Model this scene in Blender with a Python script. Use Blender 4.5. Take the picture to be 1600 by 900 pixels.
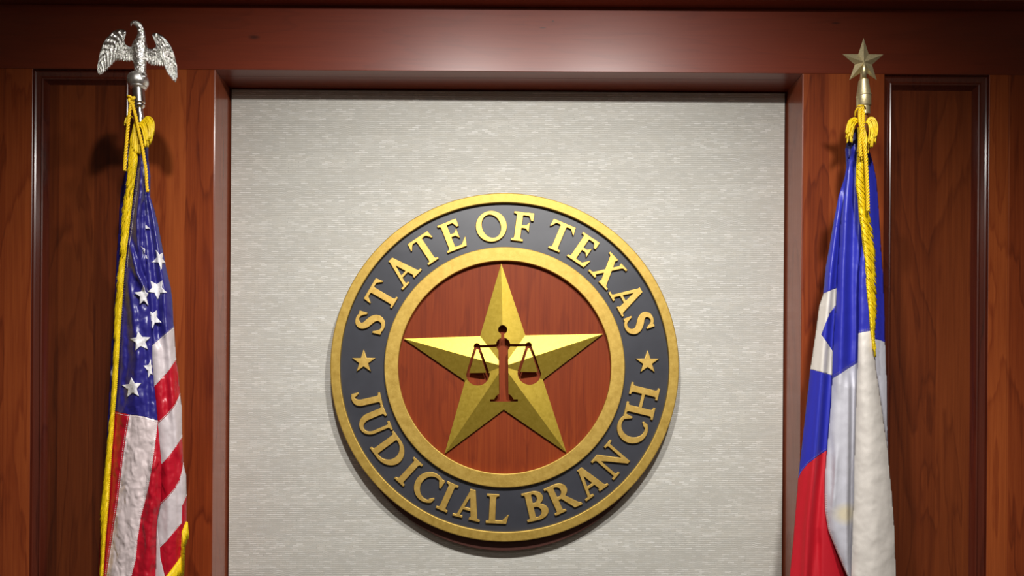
import bpy, bmesh, math, random
import numpy as np
from mathutils import Vector, Matrix, noise
from mathutils.geometry import tessellate_polygon

random.seed(7)
for o in list(bpy.data.objects):
    bpy.data.objects.remove(o)
SC = bpy.context.scene
COL = SC.collection

# ------------------------------------------------------------------ camera
F_PX, CX, CY, ROLL = 1156.0, 774.0, 677.0, math.radians(0.38)
CAM_Y, CAM_Z = -1.5836, 1.6
cd = bpy.data.cameras.new('camera')
cam = bpy.data.objects.new('camera', cd)
COL.objects.link(cam)
cd.sensor_width = 36.0
cd.lens = 36.0 * F_PX / 1600.0
cd.shift_x = (800 - CX) / 1600.0
cd.shift_y = (CY - 450) / 1600.0
cd.clip_start = 0.02
cam.matrix_world = (Matrix.Translation((0, CAM_Y, CAM_Z)) @ Matrix.Rotation(math.radians(90), 4, 'X')
                    @ Matrix.Rotation(ROLL, 4, 'Z'))
SC.camera = cam

# ------------------------------------------------------------------ world, lights, exposure
w = bpy.data.worlds.new('world')
SC.world = w
w.use_nodes = True
w.node_tree.nodes['Background'].inputs[0].default_value = (1.0, 0.93, 0.86, 1)
w.node_tree.nodes['Background'].inputs[1].default_value = 0.04
SC.view_settings.view_transform = 'Standard'
SC.view_settings.look = 'None'
SC.view_settings.gamma = 1
SC.view_settings.use_curve_mapping = False
SC.view_settings.exposure = 0.0


def spot(name, loc, target, energy, size, blend, radius, color=(1, 0.93, 0.84)):
    l = bpy.data.lights.new(name, 'SPOT')
    l.energy = energy
    l.spot_size = math.radians(size)
    l.spot_blend = blend
    l.shadow_soft_size = radius
    l.color = color
    o = bpy.data.objects.new(name, l)
    COL.objects.link(o)
    o.location = loc
    o.rotation_euler = (Vector(target) - Vector(loc)).to_track_quat('-Z', 'Y').to_euler()
    return o


def area(name, loc, target, energy, sx, sy, color=(1, 0.94, 0.87)):
    l = bpy.data.lights.new(name, 'AREA')
    l.shape = 'RECTANGLE'
    l.size, l.size_y = sx, sy
    l.energy = energy
    l.color = color
    o = bpy.data.objects.new(name, l)
    COL.objects.link(o)
    o.location = loc
    o.rotation_euler = (Vector(target) - Vector(loc)).to_track_quat('-Z', 'Y').to_euler()
    return o


spot('downlight_left', (-0.10, -1.25, 2.744), (-0.12, -0.1, 1.0), 80, 112, 1.0, 0.035, (1, 0.965, 0.925))
spot('downlight_right', (0.38, -1.25, 2.744), (0.15, -0.1, 1.0), 80, 112, 1.0, 0.035, (1, 0.965, 0.925))
area('rear_fill', (0.0, -3.9, 3.05), (0, -3.9, 0), 17, 2.4, 0.6)  # unseen fill added behind the camera, also gives the chrome something to reflect


# ------------------------------------------------------------------ helpers
def P(px, py, y):
    """photo pixel -> world point on the vertical plane at depth y"""
    z = y - CAM_Y
    u, v = (px - CX) / F_PX * z, (CY - py) / F_PX * z
    c, s = math.cos(ROLL), math.sin(ROLL)
    return Vector((u * c - v * s, y, CAM_Z + u * s + v * c))


def tag(o, label=None, cat=None, group=None, kind=None):
    if label: o['label'] = label
    if cat: o['category'] = cat
    if group: o['group'] = group
    if kind: o['kind'] = kind
    return o


def empty(name, loc, label, cat, group=None):
    o = bpy.data.objects.new(name, None)
    COL.objects.link(o)
    o.location = loc
    o.empty_display_size = 0.05
    return tag(o, label, cat, group)


def link_mesh(name, me, mat=None, parent=None, smooth=False):
    o = bpy.data.objects.new(name, me)
    COL.objects.link(o)
    if mat is not None:
        me.materials.clear()
        me.materials.append(mat)
    if smooth:
        me.polygons.foreach_set('use_smooth', [True] * len(me.polygons))
    if parent is not None:
        o.parent = parent
        o.matrix_parent_inverse = Matrix.Translation(-Vector(parent.location))
    return o


def from_bm(name, bm, mat=None, parent=None, smooth=False):
    me = bpy.data.meshes.new(name)
    bm.normal_update()
    bm.to_mesh(me)
    bm.free()
    return link_mesh(name, me, mat, parent, smooth)


def add_box(bm, x0, x1, y0, y1, z0, z1):
    vs = [bm.verts.new(p) for p in ((x0, y0, z0), (x1, y0, z0), (x1, y1, z0), (x0, y1, z0),
                                    (x0, y0, z1), (x1, y0, z1), (x1, y1, z1), (x0, y1, z1))]
    for f in ((0, 3, 2, 1), (4, 5, 6, 7), (0, 1, 5, 4), (1, 2, 6, 5), (2, 3, 7, 6), (3, 0, 4, 7)):
        bm.faces.new([vs[i] for i in f])


def box(name, x0, x1, y0, y1, z0, z1, mat, bevel=0.0, parent=None):
    bm = bmesh.new()
    add_box(bm, x0, x1, y0, y1, z0, z1)
    if bevel:
        bmesh.ops.bevel(bm, geom=list(bm.edges), offset=bevel, segments=2, affect='EDGES', profile=0.5)
    return from_bm(name, bm, mat, parent)


def tube(bm, pts, radii, sides=6, cap=True, squash=1.0):
    """tube along world points with radii"""
    n = len(pts)
    rings = []
    up = Vector((0, 1, 0))
    for i, p in enumerate(pts):
        t = (pts[min(i + 1, n - 1)] - pts[max(i - 1, 0)])
        t = t.normalized() if t.length > 1e-9 else Vector((0, 0, 1))
        a = up - t * up.dot(t)
        if a.length < 1e-4: a = Vector((1, 0, 0)) - t * t.x
        a.normalize()
        b = t.cross(a)
        r = radii[i] if hasattr(radii, '__len__') else radii
        rings.append([bm.verts.new(p + a * (math.cos(2 * math.pi * k / sides) * r * squash)
                                   + b * (math.sin(2 * math.pi * k / sides) * r)) for k in range(sides)])
    for i in range(n - 1):
        for k in range(sides):
            bm.faces.new((rings[i][k], rings[i][(k + 1) % sides], rings[i + 1][(k + 1) % sides], rings[i + 1][k]))
    if cap:
        bm.faces.new(rings[0][::-1])
        bm.faces.new(rings[-1])


def lathe(bm, base, axis, prof, sides=32):
    """prof: list of (radius, distance along axis)"""
    axis = axis.normalized()
    a = Vector((0, 1, 0)) - axis * axis.y
    a.normalize()
    b = axis.cross(a)
    rings = []
    for r, h in prof:
        c = base + axis * h
        rings.append([bm.verts.new(c + (a * math.cos(2 * math.pi * k / sides) + b * math.sin(2 * math.pi * k / sides)) * max(r, 1e-5))
                      for k in range(sides)])
    for i in range(len(prof) - 1):
        for k in range(sides):
            bm.faces.new((rings[i][k], rings[i][(k + 1) % sides], rings[i + 1][(k + 1) % sides], rings[i + 1][k]))
    bm.faces.new(rings[0][::-1])
    bm.faces.new(rings[-1])
    bm.normal_update()
    bmesh.ops.split_edges(bm, edges=[e for e in bm.edges if len(e.link_faces) == 2 and e.calc_face_angle(0) > 0.6])


def interp(poly, y):
    """x at height y of a polyline given as (x, y) with growing y; extrapolates"""
    if y <= poly[0][1]: a, b = poly[0], poly[1]
    elif y >= poly[-1][1]: a, b = poly[-2], poly[-1]
    else:
        for a, b in zip(poly, poly[1:]):
            if a[1] <= y <= b[1]: break
    t = (y - a[1]) / max(b[1] - a[1], 1e-6)
    return a[0] + (b[0] - a[0]) * t


def catmull(pts, n=6):
    out = []
    P_ = [Vector(p) for p in pts]
    for i in range(len(P_) - 1):
        p0, p1, p2, p3 = P_[max(i - 1, 0)], P_[i], P_[i + 1], P_[min(i + 2, len(P_) - 1)]
        for k in range(n):
            t = k / n
            out.append(0.5 * ((2 * p1) + (p2 - p0) * t + (2 * p0 - 5 * p1 + 4 * p2 - p3) * t * t + (3 * p1 - p0 - 3 * p2 + p3) * t ** 3))
    out.append(P_[-1])
    return out


# ------------------------------------------------------------------ materials
def srgb(r, g, b):
    return tuple(((c / 255) / 12.92 if c / 255 <= 0.04045 else ((c / 255 + 0.055) / 1.055) ** 2.4) for c in (r, g, b)) + (1,)


def new_mat(name):
    m = bpy.data.materials.new(name)
    m.use_nodes = True
    nt = m.node_tree
    return m, nt, nt.nodes['Principled BSDF']


def N(nt, t, **kw):
    n = nt.nodes.new(t)
    for k, v in kw.items():
        if k in n.inputs: n.inputs[k].default_value = v
        else: setattr(n, k, v)
    return n


def coords(nt, scale, rot=(0, 0, 0), loc=(0, 0, 0)):
    tc = nt.nodes.new('ShaderNodeTexCoord')
    mp = nt.nodes.new('ShaderNodeMapping')
    mp.inputs['Scale'].default_value = scale
    mp.inputs['Rotation'].default_value = rot
    mp.inputs['Location'].default_value = loc
    nt.links.new(tc.outputs['Object'], mp.inputs['Vector'])
    return mp.outputs['Vector']


def ramp(nt, fac, stops):
    r = nt.nodes.new('ShaderNodeValToRGB')
    while len(r.color_ramp.elements) < len(stops): r.color_ramp.elements.new(0.5)
    for e, (p, c) in zip(r.color_ramp.elements, stops):
        e.position = p
        e.color = c if len(c) == 4 else tuple(c) + (1,)
    nt.links.new(fac, r.inputs['Fac'])
    return r.outputs['Color']


def mixc(nt, a, b, fac, mode='MIX'):
    m = nt.nodes.new('ShaderNodeMix')
    m.data_type = 'RGBA'
    m.blend_type = mode
    for s, v in ((m.inputs['A'], a), (m.inputs['B'], b)):
        if isinstance(v, tuple): s.default_value = v
        else: nt.links.new(v, s)
    f = m.inputs['Factor']
    if isinstance(fac, (int, float)): f.default_value = fac
    else: nt.links.new(fac, f)
    return m.outputs['Result']


def math_n(nt, op, a, b=None, c=None):
    m = nt.nodes.new('ShaderNodeMath')
    m.operation = op
    for i, v in enumerate((a, b, c)):
        if v is None: continue
        if isinstance(v, (int, float)): m.inputs[i].default_value = v
        else: nt.links.new(v, m.inputs[i])
    return m.outputs[0]


def wood(name, light, mid, dark, vertical=True, rough=0.33, seed=0.0, plank=0.0, gain=1.0, coat=0.25, rings=9.0, figure=0.38):
    m, nt, b = new_mat(name)
    al, ac = 1.3 * gain, 9.0 * gain
    sc = (ac, ac, al) if vertical else (al, ac, ac)
    v = coords(nt, sc, loc=(seed, seed * 1.7, seed * 0.6))
    n1 = N(nt, 'ShaderNodeTexNoise', Scale=1.0, Detail=4.0, Roughness=0.5, Distortion=0.4)
    nt.links.new(v, n1.inputs['Vector'])
    ringv = math_n(nt, 'FRACT', math_n(nt, 'MULTIPLY', n1.outputs['Fac'], rings))
    # one soft rise and one sharp fall a ring, as late wood does
    ringc = ramp(nt, ringv, [(0.0, (0.25,) * 3), (0.12, (0.62,) * 3), (0.8, (0.5,) * 3), (1.0, (0.25,) * 3)])
    fs = (260, 260, 5) if vertical else (5, 260, 260)
    v2 = coords(nt, fs, loc=(seed, 0, seed))
    n2 = N(nt, 'ShaderNodeTexNoise', Scale=1.0, Detail=5.0, Roughness=0.65)
    nt.links.new(v2, n2.inputs['Vector'])
    v3 = coords(nt, (3.2, 3.2, 1.4) if vertical else (1.4, 3.2, 3.2), loc=(seed * 2, 1, seed))
    n3 = N(nt, 'ShaderNodeTexNoise', Scale=1.0, Detail=2.0)
    nt.links.new(v3, n3.inputs['Vector'])
    f = math_n(nt, 'ADD', math_n(nt, 'MULTIPLY', ringc, figure), math_n(nt, 'MULTIPLY', n2.outputs['Fac'], 0.40))
    f = math_n(nt, 'ADD', f, math_n(nt, 'MULTIPLY', n3.outputs['Fac'], 0.28))
    if plank:
        tc = nt.nodes.new('ShaderNodeTexCoord')
        sx = nt.nodes.new('ShaderNodeSeparateXYZ')
        nt.links.new(tc.outputs['Object'], sx.inputs[0])
        fl = math_n(nt, 'FLOOR', math_n(nt, 'DIVIDE', math_n(nt, 'ADD', sx.outputs[0], seed), plank))
        wn = nt.nodes.new('ShaderNodeTexWhiteNoise')
        wn.noise_dimensions = '1D'
        nt.links.new(fl, wn.inputs['W'])
        f = math_n(nt, 'ADD', f, math_n(nt, 'MULTIPLY', math_n(nt, 'SUBTRACT', wn.outputs['Value'], 0.5), 0.22))
    c = ramp(nt, f, [(0.28, dark), (0.48, mid), (0.70, light)])
    nt.links.new(c, b.inputs['Base Color'])
    b.inputs['Roughness'].default_value = rough
    b.inputs['Coat Weight'].default_value = coat
    b.inputs['Coat Roughness'].default_value = 0.16
    bp = N(nt, 'ShaderNodeBump', Strength=0.06, Distance=0.001)
    nt.links.new(n2.outputs['Fac'], bp.inputs['Height'])
    nt.links.new(bp.outputs['Normal'], b.inputs['Normal'])
    return m


def paint_gold(name, c1, c2, rough, metal=0.6, scale=60, bump=0.25):
    m, nt, b = new_mat(name)
    v = coords(nt, (scale, scale, scale))
    n = N(nt, 'ShaderNodeTexNoise', Scale=1.0, Detail=6.0, Roughness=0.7)
    nt.links.new(v, n.inputs['Vector'])
    v2 = coords(nt, (scale * 9,) * 3)
    n2 = N(nt, 'ShaderNodeTexNoise', Scale=1.0, Detail=2.0)
    nt.links.new(v2, n2.inputs['Vector'])
    nt.links.new(ramp(nt, n.outputs['Fac'], [(0.3, c2), (0.7, c1)]), b.inputs['Base Color'])
    b.inputs['Metallic'].default_value = metal
    rr = nt.nodes.new('ShaderNodeMapRange')
    rr.inputs['To Min'].default_value = rough - 0.06
    rr.inputs['To Max'].default_value = rough + 0.1
    nt.links.new(n.outputs['Fac'], rr.inputs['Value'])
    nt.links.new(rr.outputs[0], b.inputs['Roughness'])
    bp = N(nt, 'ShaderNodeBump', Strength=bump, Distance=0.0006)
    nt.links.new(n2.outputs['Fac'], bp.inputs['Height'])
    nt.links.new(bp.outputs['Normal'], b.inputs['Normal'])
    return m


def plain(name, col, rough=0.5, metal=0.0, bump=0.0, bscale=200, bdist=0.001, coat=0.0, var=0.12):
    m, nt, b = new_mat(name)
    v = coords(nt, (bscale,) * 3)
    n = N(nt, 'ShaderNodeTexNoise', Scale=1.0, Detail=3.0)
    nt.links.new(v, n.inputs['Vector'])
    d = tuple(c * (1 - var) for c in col[:3]) + (1,)
    l = tuple(min(c * (1 + var), 1) for c in col[:3]) + (1,)
    nt.links.new(ramp(nt, n.outputs['Fac'], [(0.3, d), (0.7, l)]), b.inputs['Base Color'])
    b.inputs['Roughness'].default_value = rough
    b.inputs['Metallic'].default_value = metal
    b.inputs['Coat Weight'].default_value = coat
    if bump:
        bp = N(nt, 'ShaderNodeBump', Strength=bump, Distance=bdist)
        nt.links.new(n.outputs['Fac'], bp.inputs['Height'])
        nt.links.new(bp.outputs['Normal'], b.inputs['Normal'])
    return m


def satin(name, col, rough=0.38, sheen=0.0, spec=0.6, bump=0.15):
    sheen = 0.0
    m, nt, b = new_mat(name)
    v = coords(nt, (1400, 1400, 1400))
    n = N(nt, 'ShaderNodeTexNoise', Scale=1.0, Detail=1.0)
    nt.links.new(v, n.inputs['Vector'])
    v2 = coords(nt, (62, 62, 40), rot=(0, 0.5, 0))
    n2 = N(nt, 'ShaderNodeTexNoise', Scale=1.0, Detail=1.0, Roughness=0.35, Distortion=0.6)
    nt.links.new(v2, n2.inputs['Vector'])
    d = tuple(c * 0.9 for c in col[:3]) + (1,)
    nt.links.new(ramp(nt, n.outputs['Fac'], [(0.3, d), (0.7, col)]), b.inputs['Base Color'])
    b.inputs['Roughness'].default_value = rough
    b.inputs['Specular IOR Level'].default_value = spec
    b.inputs['Sheen Weight'].default_value = sheen
    b.inputs['Sheen Roughness'].default_value = 0.4
    bp = N(nt, 'ShaderNodeBump', Strength=min(bump * 1.6, 1.0), Distance=0.006)
    nt.links.new(n2.outputs['Fac'], bp.inputs['Height'])
    nt.links.new(bp.outputs['Normal'], b.inputs['Normal'])
    return m


def wallcover():
    m, nt, b = new_mat('woven_wallcovering')
    tc = nt.nodes.new('ShaderNodeTexCoord')
    sx = nt.nodes.new('ShaderNodeSeparateXYZ')
    nt.links.new(tc.outputs['Object'], sx.inputs[0])
    cb = nt.nodes.new('ShaderNodeCombineXYZ')
    nt.links.new(math_n(nt, 'MULTIPLY', sx.outputs[0], 4.0), cb.inputs[0])
    nt.links.new(sx.outputs[2], cb.inputs[1])
    # rows waver a little
    nw = N(nt, 'ShaderNodeTexNoise', Scale=26.0, Detail=3.0)
    nt.links.new(cb.outputs[0], nw.inputs['Vector'])
    va = nt.nodes.new('ShaderNodeVectorMath')
    va.operation = 'MULTIPLY_ADD'
    nt.links.new(nw.outputs['Color'], va.inputs[0])
    va.inputs[1].default_value = (0.05, 0.0030, 0)
    nt.links.new(cb.outputs[0], va.inputs[2])

    def bricks(wd, ht, off, mort):
        br = nt.nodes.new('ShaderNodeTexBrick')
        br.offset = off
        br.offset_frequency = 2
        br.inputs['Scale'].default_value = 1.0
        br.inputs['Brick Width'].default_value = wd
        br.inputs['Row Height'].default_value = ht
        br.inputs['Mortar Size'].default_value = mort
        br.inputs['Mortar Smooth'].default_value = 1.0
        br.inputs['Bias'].default_value = 0.0
        br.inputs['Color1'].default_value = (0, 0, 0, 1)
        br.inputs['Color2'].default_value = (1, 1, 1, 1)
        br.inputs['Mortar'].default_value = (0.5, 0.5, 0.5, 1)
        nt.links.new(va.outputs[0], br.inputs['Vector'])
        return br
    b1 = bricks(0.060, 0.0044, 0.42, 0.0012)
    b2 = bricks(0.085, 0.0088, 0.63, 0.0004)
    c = ramp(nt, b1.outputs['Color'], [(0.0, srgb(200, 199, 191)), (0.5, srgb(209, 208, 200)), (0.85, srgb(216, 215, 208)), (1.0, srgb(230, 229, 223))])
    c = mixc(nt, c, srgb(212, 204, 186), math_n(nt, 'MULTIPLY', b2.outputs['Color'], 0.18))
    c = mixc(nt, c, srgb(172, 170, 161), math_n(nt, 'MULTIPLY', b1.outputs['Fac'], 0.75))
    nt.links.new(c, b.inputs['Base Color'])
    b.inputs['Roughness'].default_value = 0.75
    b.inputs['Specular IOR Level'].default_value = 0.25
    hh = math_n(nt, 'SUBTRACT', math_n(nt, 'MULTIPLY', b1.outputs['Color'], 0.5), b1.outputs['Fac'])
    bp = N(nt, 'ShaderNodeBump', Strength=0.25, Distance=0.0006)
    nt.links.new(hh, bp.inputs['Height'])
    nt.links.new(bp.outputs['Normal'], b.inputs['Normal'])
    return m


M = {}
M['wall'] = wallcover()
M['stile'] = wood('cherry_stile', srgb(176, 88, 40), srgb(142, 62, 27), srgb(98, 36, 16), True, seed=2.3, plank=0.043)
M['rail'] = wood('cherry_rail', srgb(146, 59, 27), srgb(130, 49, 22), srgb(110, 39, 17), False, seed=5.1, rough=0.34, coat=1.0, figure=0.22)
M['rail'].node_tree.nodes['Principled BSDF'].inputs['Coat Roughness'].default_value = 0.32
M['rail'].node_tree.nodes['Principled BSDF'].inputs['Specular IOR Level'].default_value = 0.3
M['rail'].node_tree.nodes['Principled BSDF'].inputs['Coat IOR'].default_value = 1.58
def knot(m, px, py, y, hx, hz, col):
    nt = m.node_tree
    b = nt.nodes['Principled BSDF']
    src = b.inputs['Base Color'].links[0].from_socket
    c = P(px, py, y)
    vv = coords(nt, (1 / hx, 8, 1 / hz), loc=(-c.x / hx, -c.y * 8, -c.z / hz))
    ln = nt.nodes.new('ShaderNodeVectorMath')
    ln.operation = 'LENGTH'
    nt.links.new(vv, ln.inputs[0])
    f = ramp(nt, ln.outputs['Value'], [(0.3, (0.7,) * 3), (1.0, (0.0,) * 3)])
    nt.links.new(mixc(nt, src, col, f), b.inputs['Base Color'])


for kx, ky, ka, kb in ((397, 58, 0.016, 0.006), (848, 43.5, 0.010, 0.0018), (864, 33, 0.003, 0.0025), (1306, 36, 0.012, 0.003)):
    knot(M['rail'], kx, ky, 0.0, ka, kb, srgb(38, 14, 8))
M['panel'] = wood('cherry_panel', srgb(134, 64, 28), srgb(106, 46, 19), srgb(76, 30, 13), True, seed=8.7, plank=0.076)
M['mould'] = wood('cherry_moulding', srgb(105, 44, 26), srgb(84, 31, 18), srgb(58, 19, 11), True, seed=1.1, rough=0.22, coat=0.8)
M['jamb'] = wood('cherry_jamb', srgb(160, 84, 56), srgb(140, 68, 44), srgb(112, 48, 30), True, seed=4.4, rough=0.24, coat=0.45)
M['disc'] = wood('cherry_disc', srgb(154, 70, 24), srgb(132, 52, 17), srgb(100, 34, 11), True, seed=6.6, rough=0.55, coat=0.0, gain=1.6, rings=5, figure=0.24)
M['disc'].node_tree.nodes['Principled BSDF'].inputs['Specular IOR Level'].default_value = 0.2
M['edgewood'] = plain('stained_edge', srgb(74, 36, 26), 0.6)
M['gold'] = paint_gold('gold_leaf_ring', srgb(212, 180, 92), srgb(180, 146, 62), 0.52)
M['goldstar'] = paint_gold('gold_star_paint', srgb(216, 188, 78), srgb(200, 170, 60), 0.42, metal=0.8, scale=130)
M['goldletter'] = paint_gold('gold_letter_paint', srgb(222, 188, 104), srgb(200, 162, 78), 0.47, metal=0.7, scale=90)
M['navy'] = plain('slate_band', srgb(58, 60, 68), 0.40, bscale=26, var=0.10, coat=0.1)
M['chrome'] = plain('chrome', (0.88, 0.87, 0.83, 1), 0.2, 1.0)
M['eagle'] = plain('cast_silver', (0.93, 0.92, 0.87, 1), 0.22, 1.0, bump=0.9, bscale=330, bdist=0.0022)
M['globe'] = plain('cast_globe', (0.93, 0.92, 0.87, 1), 0.36, 1.0, bump=0.5, bscale=300)
M['brass'] = plain('antique_brass', srgb(214, 200, 156), 0.42, 0.8, bump=0.1, bscale=300)
M['cord'] = plain('gold_cord', srgb(238, 198, 24), 0.5, 0.0, bump=0.3, bscale=900)
M['fringe'] = plain('gold_fringe', srgb(244, 206, 18), 0.42, 0.0, bscale=700, var=0.2)
M['blue'] = satin('blue_satin', srgb(42, 38, 128), 0.36, spec=0.6)
M['txblue'] = satin('royal_blue_cloth', srgb(46, 52, 182), 0.42, 0.3, bump=0.04)
M['white'] = satin('white_satin', srgb(232, 216, 216), 0.30, spec=0.9, bump=0.55)
M['stripewhite'] = satin('white_nylon', srgb(216, 205, 208), 0.42, bump=0.12)
M['txwhite'] = satin('white_cloth', srgb(226, 220, 212), 0.6, 0.1, bump=0.07)
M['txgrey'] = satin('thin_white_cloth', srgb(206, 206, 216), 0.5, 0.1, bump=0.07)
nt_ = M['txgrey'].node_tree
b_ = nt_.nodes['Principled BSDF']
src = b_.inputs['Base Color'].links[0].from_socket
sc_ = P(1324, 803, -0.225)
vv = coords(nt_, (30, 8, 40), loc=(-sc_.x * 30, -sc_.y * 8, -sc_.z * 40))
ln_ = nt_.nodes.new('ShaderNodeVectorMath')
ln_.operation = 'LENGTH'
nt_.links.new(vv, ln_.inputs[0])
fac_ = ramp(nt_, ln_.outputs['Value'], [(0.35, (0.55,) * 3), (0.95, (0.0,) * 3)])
nt_.links.new(mixc(nt_, src, srgb(232, 214, 150), fac_), b_.inputs['Base Color'])  # yellow glow of the gold fringe, painted into the cloth colour
M['red'] = satin('red_satin', srgb(192, 18, 42), 0.32, spec=0.7, bump=0.3)
M['txred'] = satin('red_cloth', srgb(206, 26, 44), 0.5, 0.2, bump=0.05)
M['thread'] = plain('white_thread', srgb(236, 230, 230), 0.6)
M['bluethread'] = plain('blue_thread', srgb(128, 124, 180), 0.6)
M['starwhite'] = plain('embroidered_white', srgb(240, 238, 240), 0.5, bump=0.5, bscale=500)
M['ceil'] = plain('ceiling_paint', srgb(205, 198, 188), 0.9)
M['carpet'] = plain('carpet', srgb(92, 84, 76), 0.95, bump=0.5, bscale=300)
M['oakpole'] = wood('pole_wood', srgb(150, 96, 50), srgb(122, 72, 34), srgb(90, 50, 24), True, seed=3.3)

# ------------------------------------------------------------------ the panelled wall
YB = 0.0859                       # depth of the recess
XL, XR, ZT = -0.6045, 0.6525, 2.3748
ZR = 2.512                        # top of the long rail


def st(o):
    o['kind'] = 'structure'
    return o


st(box('wall_back', XL + 0.004, XR - 0.004, YB, YB + 0.03, 0.0, ZT - 0.003, M['wall'], 0.0008))
st(box('trim_1', -2.6, 2.6, 0.0, 0.03, ZT, ZR, M['rail'], 0.0008))                    # rail across the top
st(box('trim_2', XL - 0.002, XR + 0.002, 0.03, YB + 0.03, ZT, ZT + 0.02, M['rail']))  # soffit of the recess
st(box('trim_3', -0.779, XL - 0.0018, 0.0, 0.03, 0, ZT - 0.0004, M['stile'], 0.0005))
st(box('trim_4', XR + 0.0018, 0.828, 0.0, 0.03, 0, ZT - 0.0004, M['stile'], 0.0005))
st(box('trim_5', -2.6, -0.996, 0.0, 0.03, 0, ZT - 0.0004, M['stile'], 0.0005))
st(box('trim_6', 1.053, 1.0945, 0.0, 0.03, 0, ZT - 0.0004, M['stile'], 0.0005))
st(box('trim_7', 1.0952, 2.6, 0.0, 0.03, 0, ZT - 0.0004, M['stile'], 0.0005))
st(box('trim_8', XL - 0.0018, XL, 0.0003, YB + 0.03, 0, ZT - 0.0002, M['jamb'], 0.0006))
st(box('trim_9', XR, XR + 0.0018, 0.0003, YB + 0.03, 0, ZT - 0.0002, M['jamb'], 0.0006))
st(box('trim_10', -2.6, 2.6, -0.035, 0.03, ZR + 0.0003, 2.62, M['rail'], 0.003))      # ledge over the rail
st(box('wall_front', -2.6, 2.6, YB + 0.0302, 0.2, 0, 3.1, M['mould']))                # carcass behind
st(box('wall_upper', -2.6, 2.6, 0.002, YB + 0.03, 2.6202, 3.1, M['rail']))


def panel_frame(name, x0, x1, z0, z1, mat):
    prof = [(0, 0.0002), (0.0008, 0.0008), (0.002, 0.0055), (0.0045, 0.0075), (0.0120, 0.0095), (0.0145, 0.0095), (0.0155, 0.0070),
            (0.0175, 0.0060), (0.0197, 0.0070), (0.0220, 0.0110), (0.0245, 0.0150), (0.0268, 0.0180), (0.0268, 0.030), (0, 0.030)]
    bm = bmesh.new()
    rings = []
    for t, y in prof:
        rings.append([bm.verts.new(p) for p in ((x0 + t, y, z0 + t), (x1 - t, y, z0 + t), (x1 - t, y, z1 - t), (x0 + t, y, z1 - t))])
    n = len(prof)
    for i in range(n):
        a, b = rings[i], rings[(i + 1) % n]
        for k in range(4):
            bm.faces.new((a[k], a[(k + 1) % 4], b[(k + 1) % 4], b[k]))
    bmesh.ops.recalc_face_normals(bm, faces=list(bm.faces))
    o = from_bm(name, bm, mat, None)
    return st(o)


st(box('trim_11', -0.996 + 0.0268, -0.779 - 0.0268, 0.018, 0.03, 0.12, ZT - 0.0268, M['panel']))
st(box('trim_12', 0.828 + 0.0268, 1.053 - 0.0268, 0.018, 0.03, 0.12, ZT - 0.0268, M['panel']))
panel_frame('trim_13', -0.996, -0.779, 0.09, ZT - 0.0004, M['mould'])
panel_frame('trim_14', 0.828, 1.053, 0.09, ZT - 0.0004, M['mould'])
st(box('floor', -2.6, 2.6, -5.0, YB + 0.03, -0.05, 0.0, M['carpet']))
st(box('wall_rear', -2.6, 2.6, -5.1, -5.0, 0.0, 3.1, M['ceil']))
st(box('wall_left', -2.7, -2.6, -5.0, YB + 0.03, 0.0, 3.1, M['ceil']))
st(box('wall_right', 2.6, 2.7, -5.0, YB + 0.03, 0.0, 3.1, M['ceil']))
st(box('ceiling', -2.6, 2.6, -5.0, YB + 0.03, 3.1, 3.15, M['ceil']))


# ------------------------------------------------------------------ outlines from signed distances
def q_poly(X, Y, pts):
    """convex polygon"""
    a = sum(pts[i][0] * pts[(i + 1) % len(pts)][1] - pts[(i + 1) % len(pts)][0] * pts[i][1] for i in range(len(pts)))
    if a < 0: pts = pts[::-1]
    d = np.full(X.shape, -9.0)
    for i in range(len(pts)):
        (x0, y0), (x1, y1) = pts[i], pts[(i + 1) % len(pts)]
        L = math.hypot(x1 - x0, y1 - y0)
        if L < 1e-9: continue
        d = np.maximum(d, ((X - x0) * (y1 - y0) - (Y - y0) * (x1 - x0)) / L)
    return d


def q_rect(X, Y, x0, x1, y0, y1):
    return np.maximum(np.maximum(x0 - X, X - x1), np.maximum(y0 - Y, Y - y1))


def q_circ(X, Y, cx, cy, r):
    return np.hypot(X - cx, Y - cy) - r


def q_ell(X, Y, cx, cy, rx, ry, tilt=0.0):
    c, s = math.cos(tilt), math.sin(tilt)
    u, v = (X - cx) * c + (Y - cy) * s, -(X - cx) * s + (Y - cy) * c
    return (np.sqrt((u / rx) ** 2 + (v / ry) ** 2) - 1) * min(rx, ry)


def q_bar(X, Y, x0, y0, x1, y1, w0, w1=None):
    """slanted stroke whose widths are horizontal"""
    w1 = w0 if w1 is None else w1
    return q_poly(X, Y, [(x0 - w0 / 2, y0), (x0 + w0 / 2, y0), (x1 + w1 / 2, y1), (x1 - w1 / 2, y1)])


def q_line(X, Y, x0, y0, x1, y1, w):
    L = math.hypot(x1 - x0, y1 - y0)
    nx, ny = -(y1 - y0) / L * w / 2, (x1 - x0) / L * w / 2
    return q_poly(X, Y, [(x0 + nx, y0 + ny), (x1 + nx, y1 + ny), (x1 - nx, y1 - ny), (x0 - nx, y0 - ny)])


def q_brush(X, Y, pts, sub=6):
    """round brush through (x, y, radius) points"""
    sp = catmull([Vector(p) for p in pts], sub)
    d = np.full(X.shape, 9.0)
    for a, b in zip(sp, sp[1:]):
        ex, ey = b.x - a.x, b.y - a.y
        L2 = ex * ex + ey * ey + 1e-12
        t = np.clip(((X - a.x) * ex + (Y - a.y) * ey) / L2, 0, 1)
        d = np.minimum(d, np.hypot(X - a.x - ex * t, Y - a.y - ey * t) - (a.z + (b.z - a.z) * t))
    return d


def smin(a, b, k):
    h = np.clip(0.5 + 0.5 * (b - a) / k, 0, 1)
    return b + (a - b) * h - k * h * (1 - h)


def U(*a):
    d = a[0]
    for x in a[1:]: d = np.minimum(d, x)
    return d


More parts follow.
